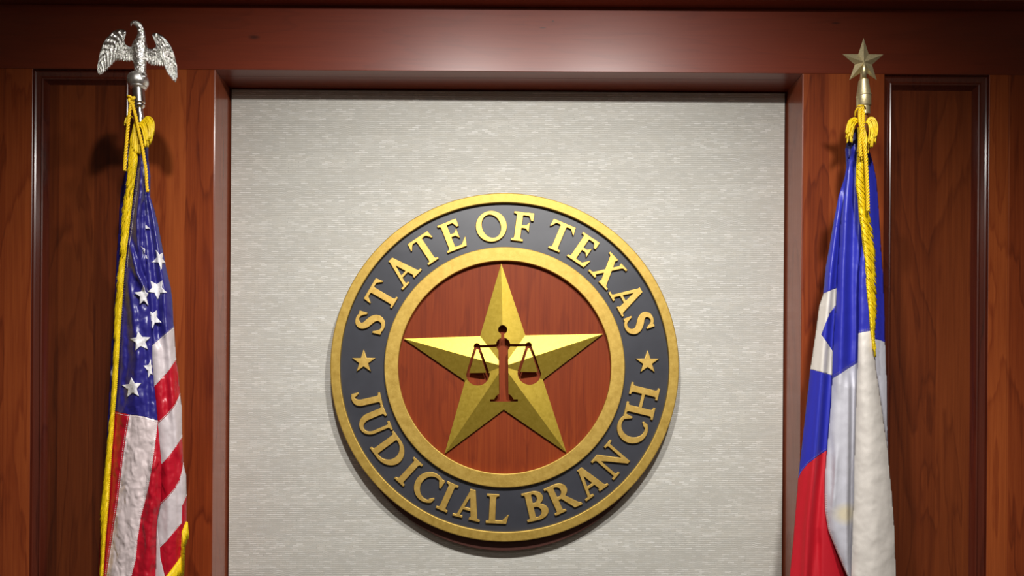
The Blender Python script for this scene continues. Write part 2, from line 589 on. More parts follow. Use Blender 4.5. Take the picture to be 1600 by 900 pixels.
ST, TH, SF = 0.20, 0.085, 0.055


def stem(X, Y, x, w=ST, bot=True, top=True, y0=0.0, y1=1.0, so=0.105, k=0.07):
    d = q_rect(X, Y, x - w / 2, x + w / 2, y0, y1)
    for on, ya, yb in ((bot, y0, y0 + SF), (top, y1 - SF, y1)):
        if on: d = smin(d, q_rect(X, Y, x - w / 2 - so, x + w / 2 + so, ya, yb), k)
    return np.maximum(d, np.maximum(y0 - Y, Y - y1))


def arm(X, Y, x0, x1, y, t, tick, up):
    """thin horizontal arm with a wedge at its end"""
    d = q_rect(X, Y, x0, x1, y - t / 2, y + t / 2)
    yo = y + t / 2 if up < 0 else y - t / 2
    wedge = q_poly(X, Y, [(x1 + 0.02 * (x1 > x0), yo), (x1 - 0.17, yo), (x1 - 0.045, yo + up * tick), (x1 + 0.025, yo + up * tick)])
    return smin(d, wedge, 0.03)


def g_I(X, Y): return stem(X, Y, 0.21), 0.42


def g_T(X, Y):
    d = stem(X, Y, 0.43, top=False)
    d = smin(d, q_rect(X, Y, 0.03, 0.83, 1 - TH, 1), 0.04)
    for s in (-1, 1):
        e = 0.43 + s * 0.42
        d = smin(d, q_poly(X, Y, [(e - s * 0.02, 1.0), (e - s * 0.17, 1.0 - TH / 2), (e + s * 0.0, 1 - 0.26), (e + s * 0.02, 1 - 0.26)]), 0.03)
    return np.maximum(d, Y - 1.0), 0.86


def g_E(X, Y, L=False, Fm=False):
    d = stem(X, Y, 0.2)
    wd = 0.74
    if not L:
        d = U(d, arm(X, Y, 0.25, 0.66, 1 - TH / 2, TH, 0.25, -1))
        d = U(d, q_rect(X, Y, 0.25, 0.52, 0.5 - TH / 2 + 0.01, 0.5 + TH / 2 + 0.01),
              q_poly(X, Y, [(0.42, 0.51), (0.57, 0.67), (0.57, 0.35)]))
    if not Fm:
        d = U(d, q_poly(X, Y, [(0.25, 0), (0.68, 0), (0.76, 0.29), (0.71, 0.29), (0.52, TH), (0.25, TH)][:6]) if False else
              U(q_rect(X, Y, 0.25, 0.69, 0, TH), q_poly(X, Y, [(0.48, 0.0), (0.695, 0.0), (0.765, 0.29), (0.715, 0.29), (0.56, TH)][:5])))
    return d, (0.70 if Fm else 0.76)


def g_F(X, Y): return g_E(X, Y, Fm=True)


def g_L(X, Y): return g_E(X, Y, L=True)


def g_A(X, Y):
    d = U(q_bar(X, Y, 0.17, 0.0, 0.46, 1.0, 0.085, 0.10), q_bar(X, Y, 0.78, 0.0, 0.48, 1.03, 0.22, 0.18))
    d = U(d, q_rect(X, Y, 0.25, 0.66, 0.30, 0.30 + 0.07))
    d = smin(d, q_rect(X, Y, 0.01, 0.34, 0, SF), 0.05)
    d = smin(d, q_rect(X, Y, 0.60, 0.97, 0, SF), 0.05)
    return np.maximum(d, -Y), 0.97


def g_X(X, Y):
    d = U(q_bar(X, Y, 0.72, 0.0, 0.22, 1.0, 0.24), q_bar(X, Y, 0.15, 0.0, 0.74, 1.0, 0.10))
    for a, b, y in ((0.0, 0.32, 0), (0.53, 0.92, 0), (0.04, 0.42, 1 - SF), (0.60, 0.90, 1 - SF)):
        d = smin(d, q_rect(X, Y, a, b, y, y + SF), 0.05)
    return np.maximum(d, np.maximum(-Y, Y - 1)), 0.92


def g_O(X, Y):
    return np.maximum(q_ell(X, Y, 0.53, 0.5, 0.53, 0.53), -q_ell(X, Y, 0.53, 0.5, 0.335, 0.43, 0.28)), 1.06


def g_C(X, Y):
    d = np.maximum(q_ell(X, Y, 0.52, 0.5, 0.52, 0.53), -q_ell(X, Y, 0.58, 0.5, 0.38, 0.43, 0.14))
    d = np.maximum(d, X - 0.86)
    d = np.maximum(d, -q_rect(X, Y, 0.6, 1.2, 0.22, 0.74))
    d = U(d, q_poly(X, Y, [(0.80, 0.98), (0.87, 0.98), (0.87, 0.68), (0.83, 0.68), (0.70, 0.88)]))
    d = U(d, q_poly(X, Y, [(0.74, 0.08), (0.87, 0.16), (0.89, 0.24), (0.86, 0.27), (0.74, 0.16)]))
    return d, 0.92


def g_D(X, Y):
    d = stem(X, Y, 0.2)
    bowl = np.maximum(q_ell(X, Y, 0.40, 0.5, 0.60, 0.5), -q_ell(X, Y, 0.36, 0.5, 0.43, 0.42))
    return U(d, np.maximum(bowl, 0.25 - X), ), 1.0


def g_B(X, Y):
    d = stem(X, Y, 0.2)
    up = np.maximum(q_ell(X, Y, 0.36, 0.755, 0.33, 0.245), -q_ell(X, Y, 0.34, 0.755, 0.16, 0.17))
    lo = np.maximum(q_ell(X, Y, 0.37, 0.275, 0.41, 0.275), -q_ell(X, Y, 0.35, 0.275, 0.21, 0.195))
    return U(d, np.maximum(up, 0.27 - X), np.maximum(lo, 0.27 - X)), 0.80


def g_R(X, Y):
    d = stem(X, Y, 0.2)
    up = np.maximum(q_ell(X, Y, 0.37, 0.73, 0.36, 0.27), -q_ell(X, Y, 0.35, 0.73, 0.18, 0.19))
    leg = q_bar(X, Y, 0.86, 0.0, 0.47, 0.52, 0.26, 0.18)
    ft = q_rect(X, Y, 0.74, 1.0, 0, SF)
    return U(d, np.maximum(up, 0.27 - X), smin(leg, ft, 0.05)), 1.0


def g_N(X, Y):
    d = U(q_rect(X, Y, 0.17, 0.25, 0, 1), q_rect(X, Y, 0.83, 0.91, 0, 1), q_bar(X, Y, 0.90, 0.0, 0.20, 1.0, 0.03, 0.24),
          q_poly(X, Y, [(0.12, 1), (0.34, 1), (0.91, 0.12), (0.91, 0.0), (0.82, 0.0)]))
    d = smin(d, q_rect(X, Y, 0.06, 0.37, 0, SF), 0.05)
    d = smin(d, q_rect(X, Y, 0.71, 1.03, 1 - SF, 1), 0.05)
    d = smin(d, q_rect(X, Y, 0.02, 0.30, 1 - SF, 1), 0.05)
    return np.maximum(d, np.maximum(-Y, Y - 1)), 1.08


def g_H(X, Y):
    return U(stem(X, Y, 0.2), stem(X, Y, 0.9), q_rect(X, Y, 0.2, 0.9, 0.47, 0.47 + TH)), 1.10


def g_U(X, Y):
    d = stem(X, Y, 0.22, bot=False, y0=0.34)
    d = U(d, stem(X, Y, 0.80, w=0.09, bot=False, y0=0.36, so=0.11))
    ring = np.maximum(q_ell(X, Y, 0.483, 0.38, 0.363, 0.40), -q_ell(X, Y, 0.538, 0.38, 0.218, 0.305))
    return U(d, np.maximum(ring, Y - 0.4)), 1.0


def g_J(X, Y):
    d = stem(X, Y, 0.36, bot=False, y0=0.30)
    d = U(d, q_brush(X, Y, [(0.36, 0.36, 0.10), (0.355, 0.26, 0.10), (0.31, 0.15, 0.088), (0.22, 0.07, 0.06), (0.12, 0.04, 0.038), (0.07, 0.05, 0.03)]),
          q_poly(X, Y, [(0.0, 0.03), (0.08, 0.02), (0.13, 0.10), (0.03, 0.26), (-0.01, 0.26)]))
    return d, 0.58


def g_S(X, Y):
    d = q_brush(X, Y, [(0.56, 0.80, 0.035), (0.46, 0.93, 0.042), (0.32, 0.965, 0.048), (0.17, 0.90, 0.072), (0.12, 0.76, 0.092), (0.20, 0.63, 0.105),
                       (0.34, 0.54, 0.115), (0.49, 0.43, 0.108), (0.56, 0.28, 0.092), (0.50, 0.11, 0.070), (0.34, 0.03, 0.048), (0.18, 0.06, 0.042),
                       (0.08, 0.20, 0.035)], 8)
    d = U(d, q_poly(X, Y, [(0.53, 0.97), (0.60, 0.97), (0.61, 0.70), (0.57, 0.70), (0.49, 0.86)]),
          q_poly(X, Y, [(0.04, 0.03), (0.11, 0.03), (0.15, 0.14), (0.06, 0.31), (0.02, 0.31)]))
    return d, 0.64


GL = dict(I=g_I, T=g_T, E=g_E, F=g_F, L=g_L, A=g_A, X=g_X, O=g_O, C=g_C, D=g_D, B=g_B, R=g_R, N=g_N, H=g_H, U=g_U, J=g_J, S=g_S)


def contours(xs, ys, D):
    """closed zero contours of D[j, i] (x = xs[i], y = ys[j]); D must be positive at the border"""
    D = D + 1e-7
    ny, nx = D.shape
    seg = {}

    def edge_pt(k):
        i, j, h = k
        a = D[j, i]
        b = D[j, i + 1] if h else D[j + 1, i]
        t = a / (a - b)
        return (xs[i] + (xs[i + 1] - xs[i]) * t, ys[j]) if h else (xs[i], ys[j] + (ys[j + 1] - ys[j]) * t)
    ins = D < 0
    cell = ins[:-1, :-1].astype(int) + 2 * ins[:-1, 1:] + 4 * ins[1:, 1:] + 8 * ins[1:, :-1]
    jj, ii = np.nonzero((cell > 0) & (cell < 15))
    for j, i in zip(jj, ii):
        c = cell[j, i]
        b, r, t, l = (i, j, 1), (i + 1, j, 0), (i, j + 1, 1), (i, j, 0)
        tab = {1: [(l, b)], 2: [(b, r)], 3: [(l, r)], 4: [(r, t)], 5: [(l, t), (r, b)], 6: [(b, t)], 7: [(l, t)],
               8: [(t, l)], 9: [(t, b)], 10: [(t, r), (b, l)], 11: [(t, r)], 12: [(r, l)], 13: [(r, b)], 14: [(b, l)]}
        for a, bb in tab[c]: seg.setdefault(a, []).append(bb)
    out = []
    while seg:
        s = next(iter(seg))
        loop = [s]
        cur = s
        while True:
            nx_ = seg[cur].pop()
            if not seg[cur]: del seg[cur]
            if nx_ == s or nx_ not in seg: break
            loop.append(nx_)
            cur = nx_
        pts = [edge_pt(k) for k in loop]
        # drop points that lie on a straight run
        keep = []
        n = len(pts)
        for i in range(n):
            a, b_, c_ = pts[i - 1] if not keep else keep[-1], pts[i], pts[(i + 1) % n]
            cr = (b_[0] - a[0]) * (c_[1] - b_[1]) - (b_[1] - a[1]) * (c_[0] - b_[0])
            la = math.hypot(b_[0] - a[0], b_[1] - a[1]) * math.hypot(c_[0] - b_[0], c_[1] - b_[1])
            if la > 0 and abs(cr) / la > 0.01 or i == 0: keep.append(b_)
        if len(keep) > 5: out.append(keep)
    return out


def trace(fn, x0, x1, y0, y1, n=90):
    h = (y1 - y0) / n
    xs = np.arange(x0, x1 + h, h)
    ys = np.arange(y0, y1 + h, h)
    X, Y = np.meshgrid(xs, ys)
    return contours(xs, ys, fn(X, Y))


def prism(loops, y_back, y_front, bevel=0.0, name='prism'):
    """extrude outlines (world x, z) between two depths; bevelled front edge"""
    cu = bpy.data.curves.new(name, 'CURVE')
    cu.dimensions = '2D'
    cu.fill_mode = 'BOTH'
    for lp in loops:
        s = cu.splines.new('POLY')
        s.points.add(len(lp) - 1)
        for p, (x, z) in zip(s.points, lp): p.co = (x, z, 0, 1)
        s.use_cyclic_u = True
    cu.extrude = (y_back - y_front) / 2 - bevel
    cu.bevel_depth = bevel
    cu.bevel_resolution = 1
    cu.offset = -bevel
    o = bpy.data.objects.new(name, cu)
    COL.objects.link(o)
    bpy.context.view_layer.update()
    me = bpy.data.meshes.new_from_object(o.evaluated_get(bpy.context.evaluated_depsgraph_get()))
    bpy.data.objects.remove(o)
    bpy.data.curves.remove(cu)
    # local (x, y, z) -> world (x, depth, y)
    mid = (y_back + y_front) / 2
    for v in me.vertices: v.co = Vector((v.co.x, mid - v.co.z, v.co.y))
    me.flip_normals() if False else None
    bm = bmesh.new()
    bm.from_mesh(me)
    bmesh.ops.remove_doubles(bm, verts=list(bm.verts), dist=1e-6)
    bmesh.ops.recalc_face_normals(bm, faces=list(bm.faces))
    bm.to_mesh(me)
    bm.free()
    return me


# ------------------------------------------------------------------ the seal
SEAL_T = 0.036                                   # how far the face stands off the wallcovering
YF = YB - SEAL_T
SPX, SPY = 788.4, 573.9
SCL = F_PX / (YF - CAM_Y)
SC0 = P(SPX, SPY, YF)
seal = empty('wall_seal', (SC0.x, YB, SC0.z), 'large round gold and slate seal with star and scales, mounted on the pale woven wall', 'seal')


def sp(px, py):
    """photo pixel -> (x, z) on the face of the seal"""
    u, v = (px - SPX) / SCL, (SPY - py) / SCL
    c, s = math.cos(ROLL), math.sin(ROLL)
    return (SC0.x + u * c - v * s, SC0.z + u * s + v * c)


def ring(name, r0, r1, y_front, y_back, mat, bev=0.0012, n=200, parent=seal, sidemat=None, round_=0.0):
    """annulus (r0 = 0 gives a disc) with a bevelled front; radii in photo pixels"""
    r0, r1 = r0 / SCL, r1 / SCL
    prof = []
    if r0 > 0: prof += [(r0, y_back), (r0, y_front + bev), (r0 + bev * 0.3, y_front + bev * 0.3), (r0 + bev, y_front)]
    else: prof += [(0, y_front)]
    prof += [(r1 - bev * 1.4, y_front), (r1 - bev * 0.4, y_front + bev * 0.5), (r1, y_front + bev * 1.5), (r1, y_back)]
    bm = bmesh.new()
    rr = []
    for r, y in prof:
        if r == 0: rr.append([bm.verts.new((SC0.x, y, SC0.z))] * n)
        else: rr.append([bm.verts.new((SC0.x + r * math.cos(2 * math.pi * k / n), y, SC0.z + r * math.sin(2 * math.pi * k / n))) for k in range(n)])
    m = len(prof)
    last = m if r0 > 0 else m - 1
    for i in range(last):
        a, b = rr[i], rr[(i + 1) % m]
        for k in range(n):
            vs = [a[k], a[(k + 1) % n], b[(k + 1) % n], b[k]]
            u = []
            for q in vs:
                if q not in u: u.append(q)
            if len(u) > 2: bm.faces.new(u)
    if r0 == 0: bm.faces.new(rr[-1])
    bmesh.ops.recalc_face_normals(bm, faces=list(bm.faces))
    o = from_bm(name, bm, mat, parent)
    if sidemat:
        o.data.materials.append(sidemat)
        for p in o.data.polygons:
            c = p.center
            if math.hypot(c.x - SC0.x, c.z - SC0.z) > r1 * 0.9985 and abs(p.normal.y) < 0.2: p.material_index = 1
    return o


Y_BAND = YF + 0.0085
Y_DISC = YF + 0.0105
bk = ring('backing', 0, 268.0, Y_DISC + 0.004, YB + 0.0005, M['edgewood'], bev=0.0005)
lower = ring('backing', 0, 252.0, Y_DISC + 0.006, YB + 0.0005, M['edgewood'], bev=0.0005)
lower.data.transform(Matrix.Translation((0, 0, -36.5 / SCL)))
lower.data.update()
ring('outer_ring', 257.5, 272.8, YF, Y_DISC + 0.004, M['gold'], bev=0.0016, sidemat=M['gold'])
ring('lettered_band', 186.0, 258.5, Y_BAND, Y_DISC + 0.004, M['navy'], bev=0.0004)
ring('inner_ring', 166.5, 188.3, YF - 0.0005, Y_DISC + 0.004, M['gold'], bev=0.0014)
ring('wood_disc', 0, 168.0, Y_DISC, Y_DISC + 0.004, M['disc'], bev=0.0003)

# raised lettering
TOP = [('S', -71.6), ('T', -59.6), ('A', -46.6), ('T', -33.9), ('E', -21.4), ('O', -5.35), ('F', 7.4), ('T', 22.7), ('E', 34.2), ('X', 46.9),
       ('A', 60.4), ('S', 71.6)]
BOT = [('J', -76.9), ('U', -67.0), ('D', -53.8), ('I', -42.6), ('C', -32.8), ('I', -23.9), ('A', -14.4), ('L', -2.8), ('B', 12.8), ('R', 24.3),
       ('A', 36.4), ('N', 49.2), ('C', 63.9), ('H', 76.3)]
R_IN, CAP = 199.6, 44.8
LETTER_W = {}


def place_letter(ch, ang, bottom):
    gw = [0]

    def fn(X, Y):
        d, wd = GL[ch](X, Y)
        gw[0] = wd
        return d - 0.014
    loops = trace(fn, -0.2, 1.35, -0.3, 1.15, 110)
    wd = gw[0]
    a = math.radians(ang)
    out = []
    for lp in loops:
        q = []
        for x, y in lp:
            lx = (x - wd / 2) * CAP
            if not bottom:
                rad = R_IN + y * CAP
                px = SPX + rad * math.sin(a) + lx * math.cos(a)
                py = SPY - rad * math.cos(a) + lx * math.sin(a)
            else:
                rad = 244.3 - y * CAP
                px = SPX + rad * math.sin(a) + lx * math.cos(a)
                py = SPY + rad * math.cos(a) - lx * math.sin(a)
            q.append(sp(px, py))
        out.append(q)
    me = prism(out, Y_BAND + 0.0005, Y_BAND - 0.0055, 0.0008, 'letter')
    o = link_mesh('letter', me, M['goldletter'], seal)
    return o


for ch, a in TOP: place_letter(ch, a, False)
for ch, a in BOT: place_letter(ch, -a if False else a, True)


def star_outline(cx, cy, R, rot=0.0, ratio=0.40):
    return [(cx + (R if k % 2 == 0 else R * ratio) * math.sin(math.radians(rot + 36 * k)),
             cy - (R if k % 2 == 0 else R * ratio) * math.cos(math.radians(rot + 36 * k))) for k in range(10)]


for cx, cy in ((567.8, 564.9), (1012.4, 566.0)):
    me = prism([[sp(*p) for p in star_outline(cx, cy, 19.2, 0, 0.39)]], Y_BAND + 0.0005, Y_BAND - 0.0055, 0.0007, 'small_star')
    link_mesh('small_star', me, M['goldletter'], seal)

# big faceted star with the scales cut out of it
tips = [(783.2, 411.0), (942.2, 521.4), (885.4, 707.2), (694.4, 709.2), (630.6, 528.8)]
notch = [(821.0, 523.6), (848.4, 592.8), (787.2, 639.8), (726.6, 594.6), (750.0, 524.9)]
Y_SB = Y_DISC - 0.0035
HC = 0.023
bm = bmesh.new()
outl = []
for t, n_ in zip(tips, notch): outl += [t, n_]
cen = bm.verts.new(Vector((sp(786.5, 573.5)[0], Y_SB - 0.002 - HC, sp(786.5, 573.5)[1])))
cb_ = bm.verts.new(Vector((cen.co.x, Y_SB + 0.0022 - HC + 0.004, cen.co.z)))
edge_f = [bm.verts.new((sp(*p)[0], Y_SB - 0.002, sp(*p)[1])) for p in outl]
edge_b = [bm.verts.new((sp(*p)[0], Y_SB + 0.0022, sp(*p)[1])) for p in outl]
for i in range(10):
    j = (i + 1) % 10
    bm.faces.new((edge_f[i], edge_f[j], cen))
    bm.faces.new((edge_b[i], edge_b[j], edge_f[j], edge_f[i]))
    bm.faces.new((edge_b[j], edge_b[i], cb_))
bmesh.ops.recalc_face_normals(bm, faces=list(bm.faces))
star = from_bm('faceted_star', bm, M['goldstar'], seal)


def scales_sdf(X, Y):
    # X, Y in the zoomed crop (700 + x / 5.625, 490 + y / 5.625), Y grows downwards
    d = U(q_circ(X, Y, 480, 145, 40), q_rect(X, Y, 466, 494, 150, 240), q_circ(X, Y, 484, 278, 62),
          q_poly(X, Y, [(443, 290), (527, 290), (532, 772), (450, 772)]),
          q_line(X, Y, 255, 290, 430, 285, 25), q_line(X, Y, 540, 281, 708, 277, 25),
          q_circ(X, Y, 255, 288, 29), q_circ(X, Y, 708, 280, 29),
          q_line(X, Y, 243, 300, 174, 522, 24), q_line(X, Y, 272, 300, 350, 522, 24),
          q_line(X, Y, 695, 292, 622, 514, 24), q_line(X, Y, 723, 292, 803, 514, 24),
          np.maximum(q_circ(X, Y, 263, 530, 104), 522 - Y), np.maximum(q_circ(X, Y, 714, 523, 104), 514 - Y),
          np.maximum(q_circ(X, Y, 491, 786, 90), Y - 770),
          q_rect(X, Y, 370, 614, 754, 774))
    return d


lp = trace(scales_sdf, 130, 850, 80, 800, 240)
lp = [[sp(700 + x / 5.625, 490 + y / 5.625) for x, y in l] for l in lp]
cut = link_mesh('cutter', prism(lp, Y_DISC + 0.004, Y_SB - 0.06, 0.0, 'cutter'))
md = star.modifiers.new('cut', 'BOOLEAN')
md.operation = 'DIFFERENCE'
md.solver = 'EXACT'
md.object = cut
bpy.context.view_layer.update()
me = bpy.data.meshes.new_from_object(star.evaluated_get(bpy.context.evaluated_depsgraph_get()))
star.modifiers.clear()
star.data = me
me.materials.clear()
me.materials.append(M['goldstar'])
bpy.data.objects.remove(cut)


# ------------------------------------------------------------------ cloth
class Layer:
    """one hanging fold: left and right edge polylines in the photo, depth, pleats (polyline, amplitude, width)"""
    def __init__(s, left, right, base, turn=0.02, power=2.6, pleats=(), wr=0.0, wscale=0.05, lean=0.0, seed=0):
        s.l, s.r, s.base, s.turn, s.power, s.pleats, s.wr, s.ws, s.lean, s.seed = left, right, base, turn, power, pleats, wr, wscale, lean, seed

    def y(s, px, py):
        l, r = interp(s.l, py), interp(s.r, py)
        wd = max(r - l, 4)
        t = min(max((px - l) / wd, -0.15), 1.15)
        e = abs(2 * t - 1)
        d = s.base + s.turn * min(e, 1.0) ** s.power * min(wd / 50.0, 1.0) + s.lean * (t - 0.5)
        for line, amp, width in s.pleats:
            if line[0][1] - 25 < py < line[-1][1] + 25:
                fade = min(1, (py - line[0][1] + 25) / 25, (line[-1][1] + 25 - py) / 25)
                d += amp * fade * math.exp(-((px - interp(line, py)) / width) ** 2)
        if getattr(s, 'gather', 0): d -= s.gather * max(0.0, 1 - max(0.0, py - 240) / 200.0)
        if s.wr:
            d += s.wr * noise.fractal(Vector((px * s.ws, py * s.ws * 0.8, s.seed)), 0.8, 2.0, 3)
        return d


def smooth_poly(pts, closed=True):
    return pts


def cloth(name, layer, polys, mat, parent, step=2.0, off=0.0, thick=0.0012):
    bm = bmesh.new()
    for poly in polys:
        vs = [Vector((x, y, 0)) for x, y in poly]
        tri = tessellate_polygon([vs])
        b2 = bmesh.new()
        bv = [b2.verts.new(v) for v in vs]
        for t in tri:
            try: b2.faces.new([bv[i] for i in t])
            except ValueError: pass
        x0, x1 = min(p[0] for p in poly), max(p[0] for p in poly)
        y0, y1 = min(p[1] for p in poly), max(p[1] for p in poly)
        x = x0 + step * 0.61
        while x < x1:
            bmesh.ops.bisect_plane(b2, geom=b2.verts[:] + b2.edges[:] + b2.faces[:], dist=1e-5, plane_co=(x, 0, 0), plane_no=(1, 0, 0))
            x += step
        y = y0 + step * 0.57
        while y < y1:
            bmesh.ops.bisect_plane(b2, geom=b2.verts[:] + b2.edges[:] + b2.faces[:], dist=1e-5, plane_co=(0, y, 0), plane_no=(0, 1, 0))
            y += step * 1.3
        bmesh.ops.remove_doubles(b2, verts=list(b2.verts), dist=1e-4)
        m = {}
        for v in b2.verts:
            m[v.index if False else v] = bm.verts.new(P(v.co.x, v.co.y, layer.y(v.co.x, v.co.y) + off))
        for f in b2.faces:
            try: bm.faces.new([m[v] for v in f.verts])
            except ValueError: pass
        b2.free()
    for f in bm.faces:
        f.normal_update()
        if f.normal.dot(Vector((0, CAM_Y, CAM_Z)) - f.calc_center_median()) < 0: f.normal_flip()
    o = from_bm(name, bm, mat, parent, smooth=True)
    if thick:
        sm = o.modifiers.new('thickness', 'SOLIDIFY')
        sm.thickness = thick
        sm.offset = -1
    return o


def back_hull(name, left, right, y0, y1, base, bulge, mat, parent):
    """the far side of the hanging cloth, from its left to its right outline"""
    bm = bmesh.new()
    rows = []
    y = y0
    while y <= y1:
        g = min(1.0, max(0.0, (y - y0) / 170.0)) if y0 < 400 else 1.0       # gathered to the pole at the top
        l, r = interp(left, y) + 1.5, interp(right, y) - 1.5
        m_, h_ = (l + r) / 2, (r - l) / 2 * (0.55 + 0.45 * min(1.0, g * 4))
        l, r = m_ - h_, m_ + h_
        row = []
        for k in range(25):
            t = k / 24
            px = l + (r - l) * t
            wd = min((r - l) / 60, 1)
            d = base + 0.012 - 0.030 * (1 - g) + bulge * wd * (0.3 + 0.7 * g) * math.sin(math.pi * t) ** 0.6 + 0.006 * math.sin(t * 22 + y * 0.01)
            row.append(bm.verts.new(P(px, y, d)))
        rows.append(row)
        y += 10
    for a, b in zip(rows, rows[1:]):
        for k in range(24): bm.faces.new((a[k], a[k + 1], b[k + 1], b[k]))
    o = from_bm(name, bm, mat, parent, smooth=True)
    sm = o.modifiers.new('thickness', 'SOLIDIFY')
    sm.thickness = 0.0012
    return o


def cloth_star(layer, tips_px, parent, off=-0.0012, centre=None, inner=0.42):
    c = centre or (sum(p[0] for p in tips_px) / len(tips_px), sum(p[1] for p in tips_px) / len(tips_px))
    out = []
    n = len(tips_px)
    for i in range(n):
        a, b = tips_px[i], tips_px[(i + 1) % n]
        mx, my = (a[0] + b[0]) / 2, (a[1] + b[1]) / 2
        out += [a, (c[0] + (mx - c[0]) * inner / 0.81 * 0.92, c[1] + (my - c[1]) * inner / 0.81 * 0.92)]
    return cloth('star', layer, [out], M['starwhite'], parent, step=1.5, off=off - 0.0006, thick=0.0014)


def stitches(bm, layer, pts, dash=1.6, gap=1.5, wd=0.35, off=-0.0006):
    """a row of stitches following photo points on a layer"""
    L = 0
    for a, b in zip(pts, pts[1:]):
        seg = math.hypot(b[0] - a[0], b[1] - a[1])
        if seg < 1e-6: continue
        ux, uy = (b[0] - a[0]) / seg, (b[1] - a[1]) / seg
        t = 0
        while t + dash < seg:
            q = []
            for s, n_ in ((0, -1), (dash, -1), (dash, 1), (0, 1)):
                x, y = a[0] + ux * (t + s) - uy * wd * n_, a[1] + uy * (t + s) + ux * wd * n_
                q.append(bm.verts.new(P(x, y, layer.y(x, y) + off)))
            q2 = [bm.verts.new(v.co + Vector((0, 0.0006, 0))) for v in q]
            bm.faces.new(q)
            for k in range(4): bm.faces.new((q2[k], q2[(k + 1) % 4], q[(k + 1) % 4], q[k]))
            t += dash + gap


def strand(bm, pts, r):
    tube(bm, pts, [r, r, r, r * 0.9, r * 0.6][:len(pts)] if len(pts) == 5 else r, sides=4)


def fringe_strip(name, outer, band, y_top, y_bot, depth_fn, parent, drop=34, step=1.15, side=-1, band_w=4.0):
    """fringe hanging from a woven band: strands start at the band and fall towards the outer line"""
    bm = bmesh.new()
    rnd = random.Random(3)
    # woven band
    pb = []
    y = y_top
    while y < y_bot:
        xb = interp(band, y)
        pb.append((xb, y))
        y += 3
    for i in range(len(pb) - 1):
        (xa, ya), (xb, yb) = pb[i], pb[i + 1]
        q = [P(xa, ya, depth_fn(xa, ya) - 0.004), P(xa + side * band_w, ya, depth_fn(xa, ya) - 0.005), P(xb + side * band_w, yb, depth_fn(xb, yb) - 0.005), P(xb, yb, depth_fn(xb, yb) - 0.004)]
        q2 = [v + Vector((0, 0.0025, 0)) for v in q]
        a = [bm.verts.new(v) for v in q]
        b = [bm.verts.new(v) for v in q2]
        bm.faces.new(a)
        bm.faces.new(b[::-1])
        for k in range(4): bm.faces.new((b[k], b[(k + 1) % 4], a[(k + 1) % 4], a[k]))
    y = y_top
    while y < y_bot - 4:
        for rep in range(2):
            xb = interp(band, y)
            yy = y + rnd.uniform(-1, 1)
            dr = drop * rnd.uniform(0.75, 1.15)
            ye = min(yy + dr, y_bot + 10)
            xo = interp(outer, ye) - side * rnd.uniform(-1.0, abs(interp(outer, ye) - interp(band, ye)) * (0.75 if rep else 0.25))
            pts = []
            dz = rnd.uniform(0, 0.006)
            for k in range(5):
                t = k / 4
                x = xb + side * 1.5 + (xo - xb - side * 1.5) * (t ** 0.8) + rnd.uniform(-0.5, 0.5)
                yq = yy + (ye - yy) * t
                pts.append(P(x, yq, depth_fn(xb, yq) - 0.0045 - dz * math.sin(math.pi * min(t + 0.2, 1)) + 0.002 * t))
            strand(bm, pts, 0.00105)
        y += step
    return from_bm(name, bm, M['fringe'], parent, smooth=True)


def fringe_bunch(bm, rnd, paths, n, depth, r=0.0011, jx=2.5, jy=4, jd=0.012):
    """strands that follow one of the given photo paths"""
    for k in range(n):
        f = rnd.random() * (len(paths) - 1)
        i = int(f)
        f -= i
        jj = (rnd.uniform(-jx, jx), rnd.uniform(-jy, jy))
        dd = rnd.uniform(-jd, jd)
        pa, pb = paths[i], paths[i + 1]
        raw = []
        for q, (a, b) in enumerate(zip(pa, pb)):
            t = q / (len(pa) - 1)
            x = a[0] + (b[0] - a[0]) * f + jj[0] * t
            y = a[1] + (b[1] - a[1]) * f + jj[1] * t
            raw.append(P(x, y, depth + dd * (0.3 + t) * 0.7))
        tube(bm, catmull(raw, 3), r, sides=4)


def rope(name, px_pts, depth_fn, R, parent, pitch=0.0165, mat='cord', r=None):
    pts = catmull([P(x, y, depth_fn(i, x, y)) for i, (x, y) in enumerate(px_pts)], 14)
    # even spacing
    cum = [0.0]
    for a, b in zip(pts, pts[1:]): cum.append(cum[-1] + (b - a).length)
    n = int(cum[-1] / 0.0009)
    ev = []
    j = 0
    for i in range(n + 1):
        s = cum[-1] * i / n
        while j < len(cum) - 2 and cum[j + 1] < s: j += 1
        t = (s - cum[j]) / max(cum[j + 1] - cum[j], 1e-9)
        ev.append(pts[j].lerp(pts[j + 1], t))
    bm = bmesh.new()
    for k in range(3):
        hp = []
        for i, p in enumerate(ev):
            t = (ev[min(i + 1, n)] - ev[max(i - 1, 0)]).normalized()
            a = Vector((0, 1, 0)) - t * t.y
            a.normalize()
            b = t.cross(a)
            ph = 2 * math.pi * (cum[-1] * i / n / pitch + k / 3)
            hp.append(p + (a * math.cos(ph) + b * math.sin(ph)) * R * 0.60)
        tube(bm, hp, r or R * 0.56, sides=7)
    return from_bm(name, bm, M[mat], parent, smooth=True)


# ------------------------------------------------------------------ left flag: stars and stripes
YU = -0.235
YUP = YU + 0.019
us = empty('flag', P(222, 560, YU), 'stars and stripes flag with gold fringe draped left of the round seal', 'flag')

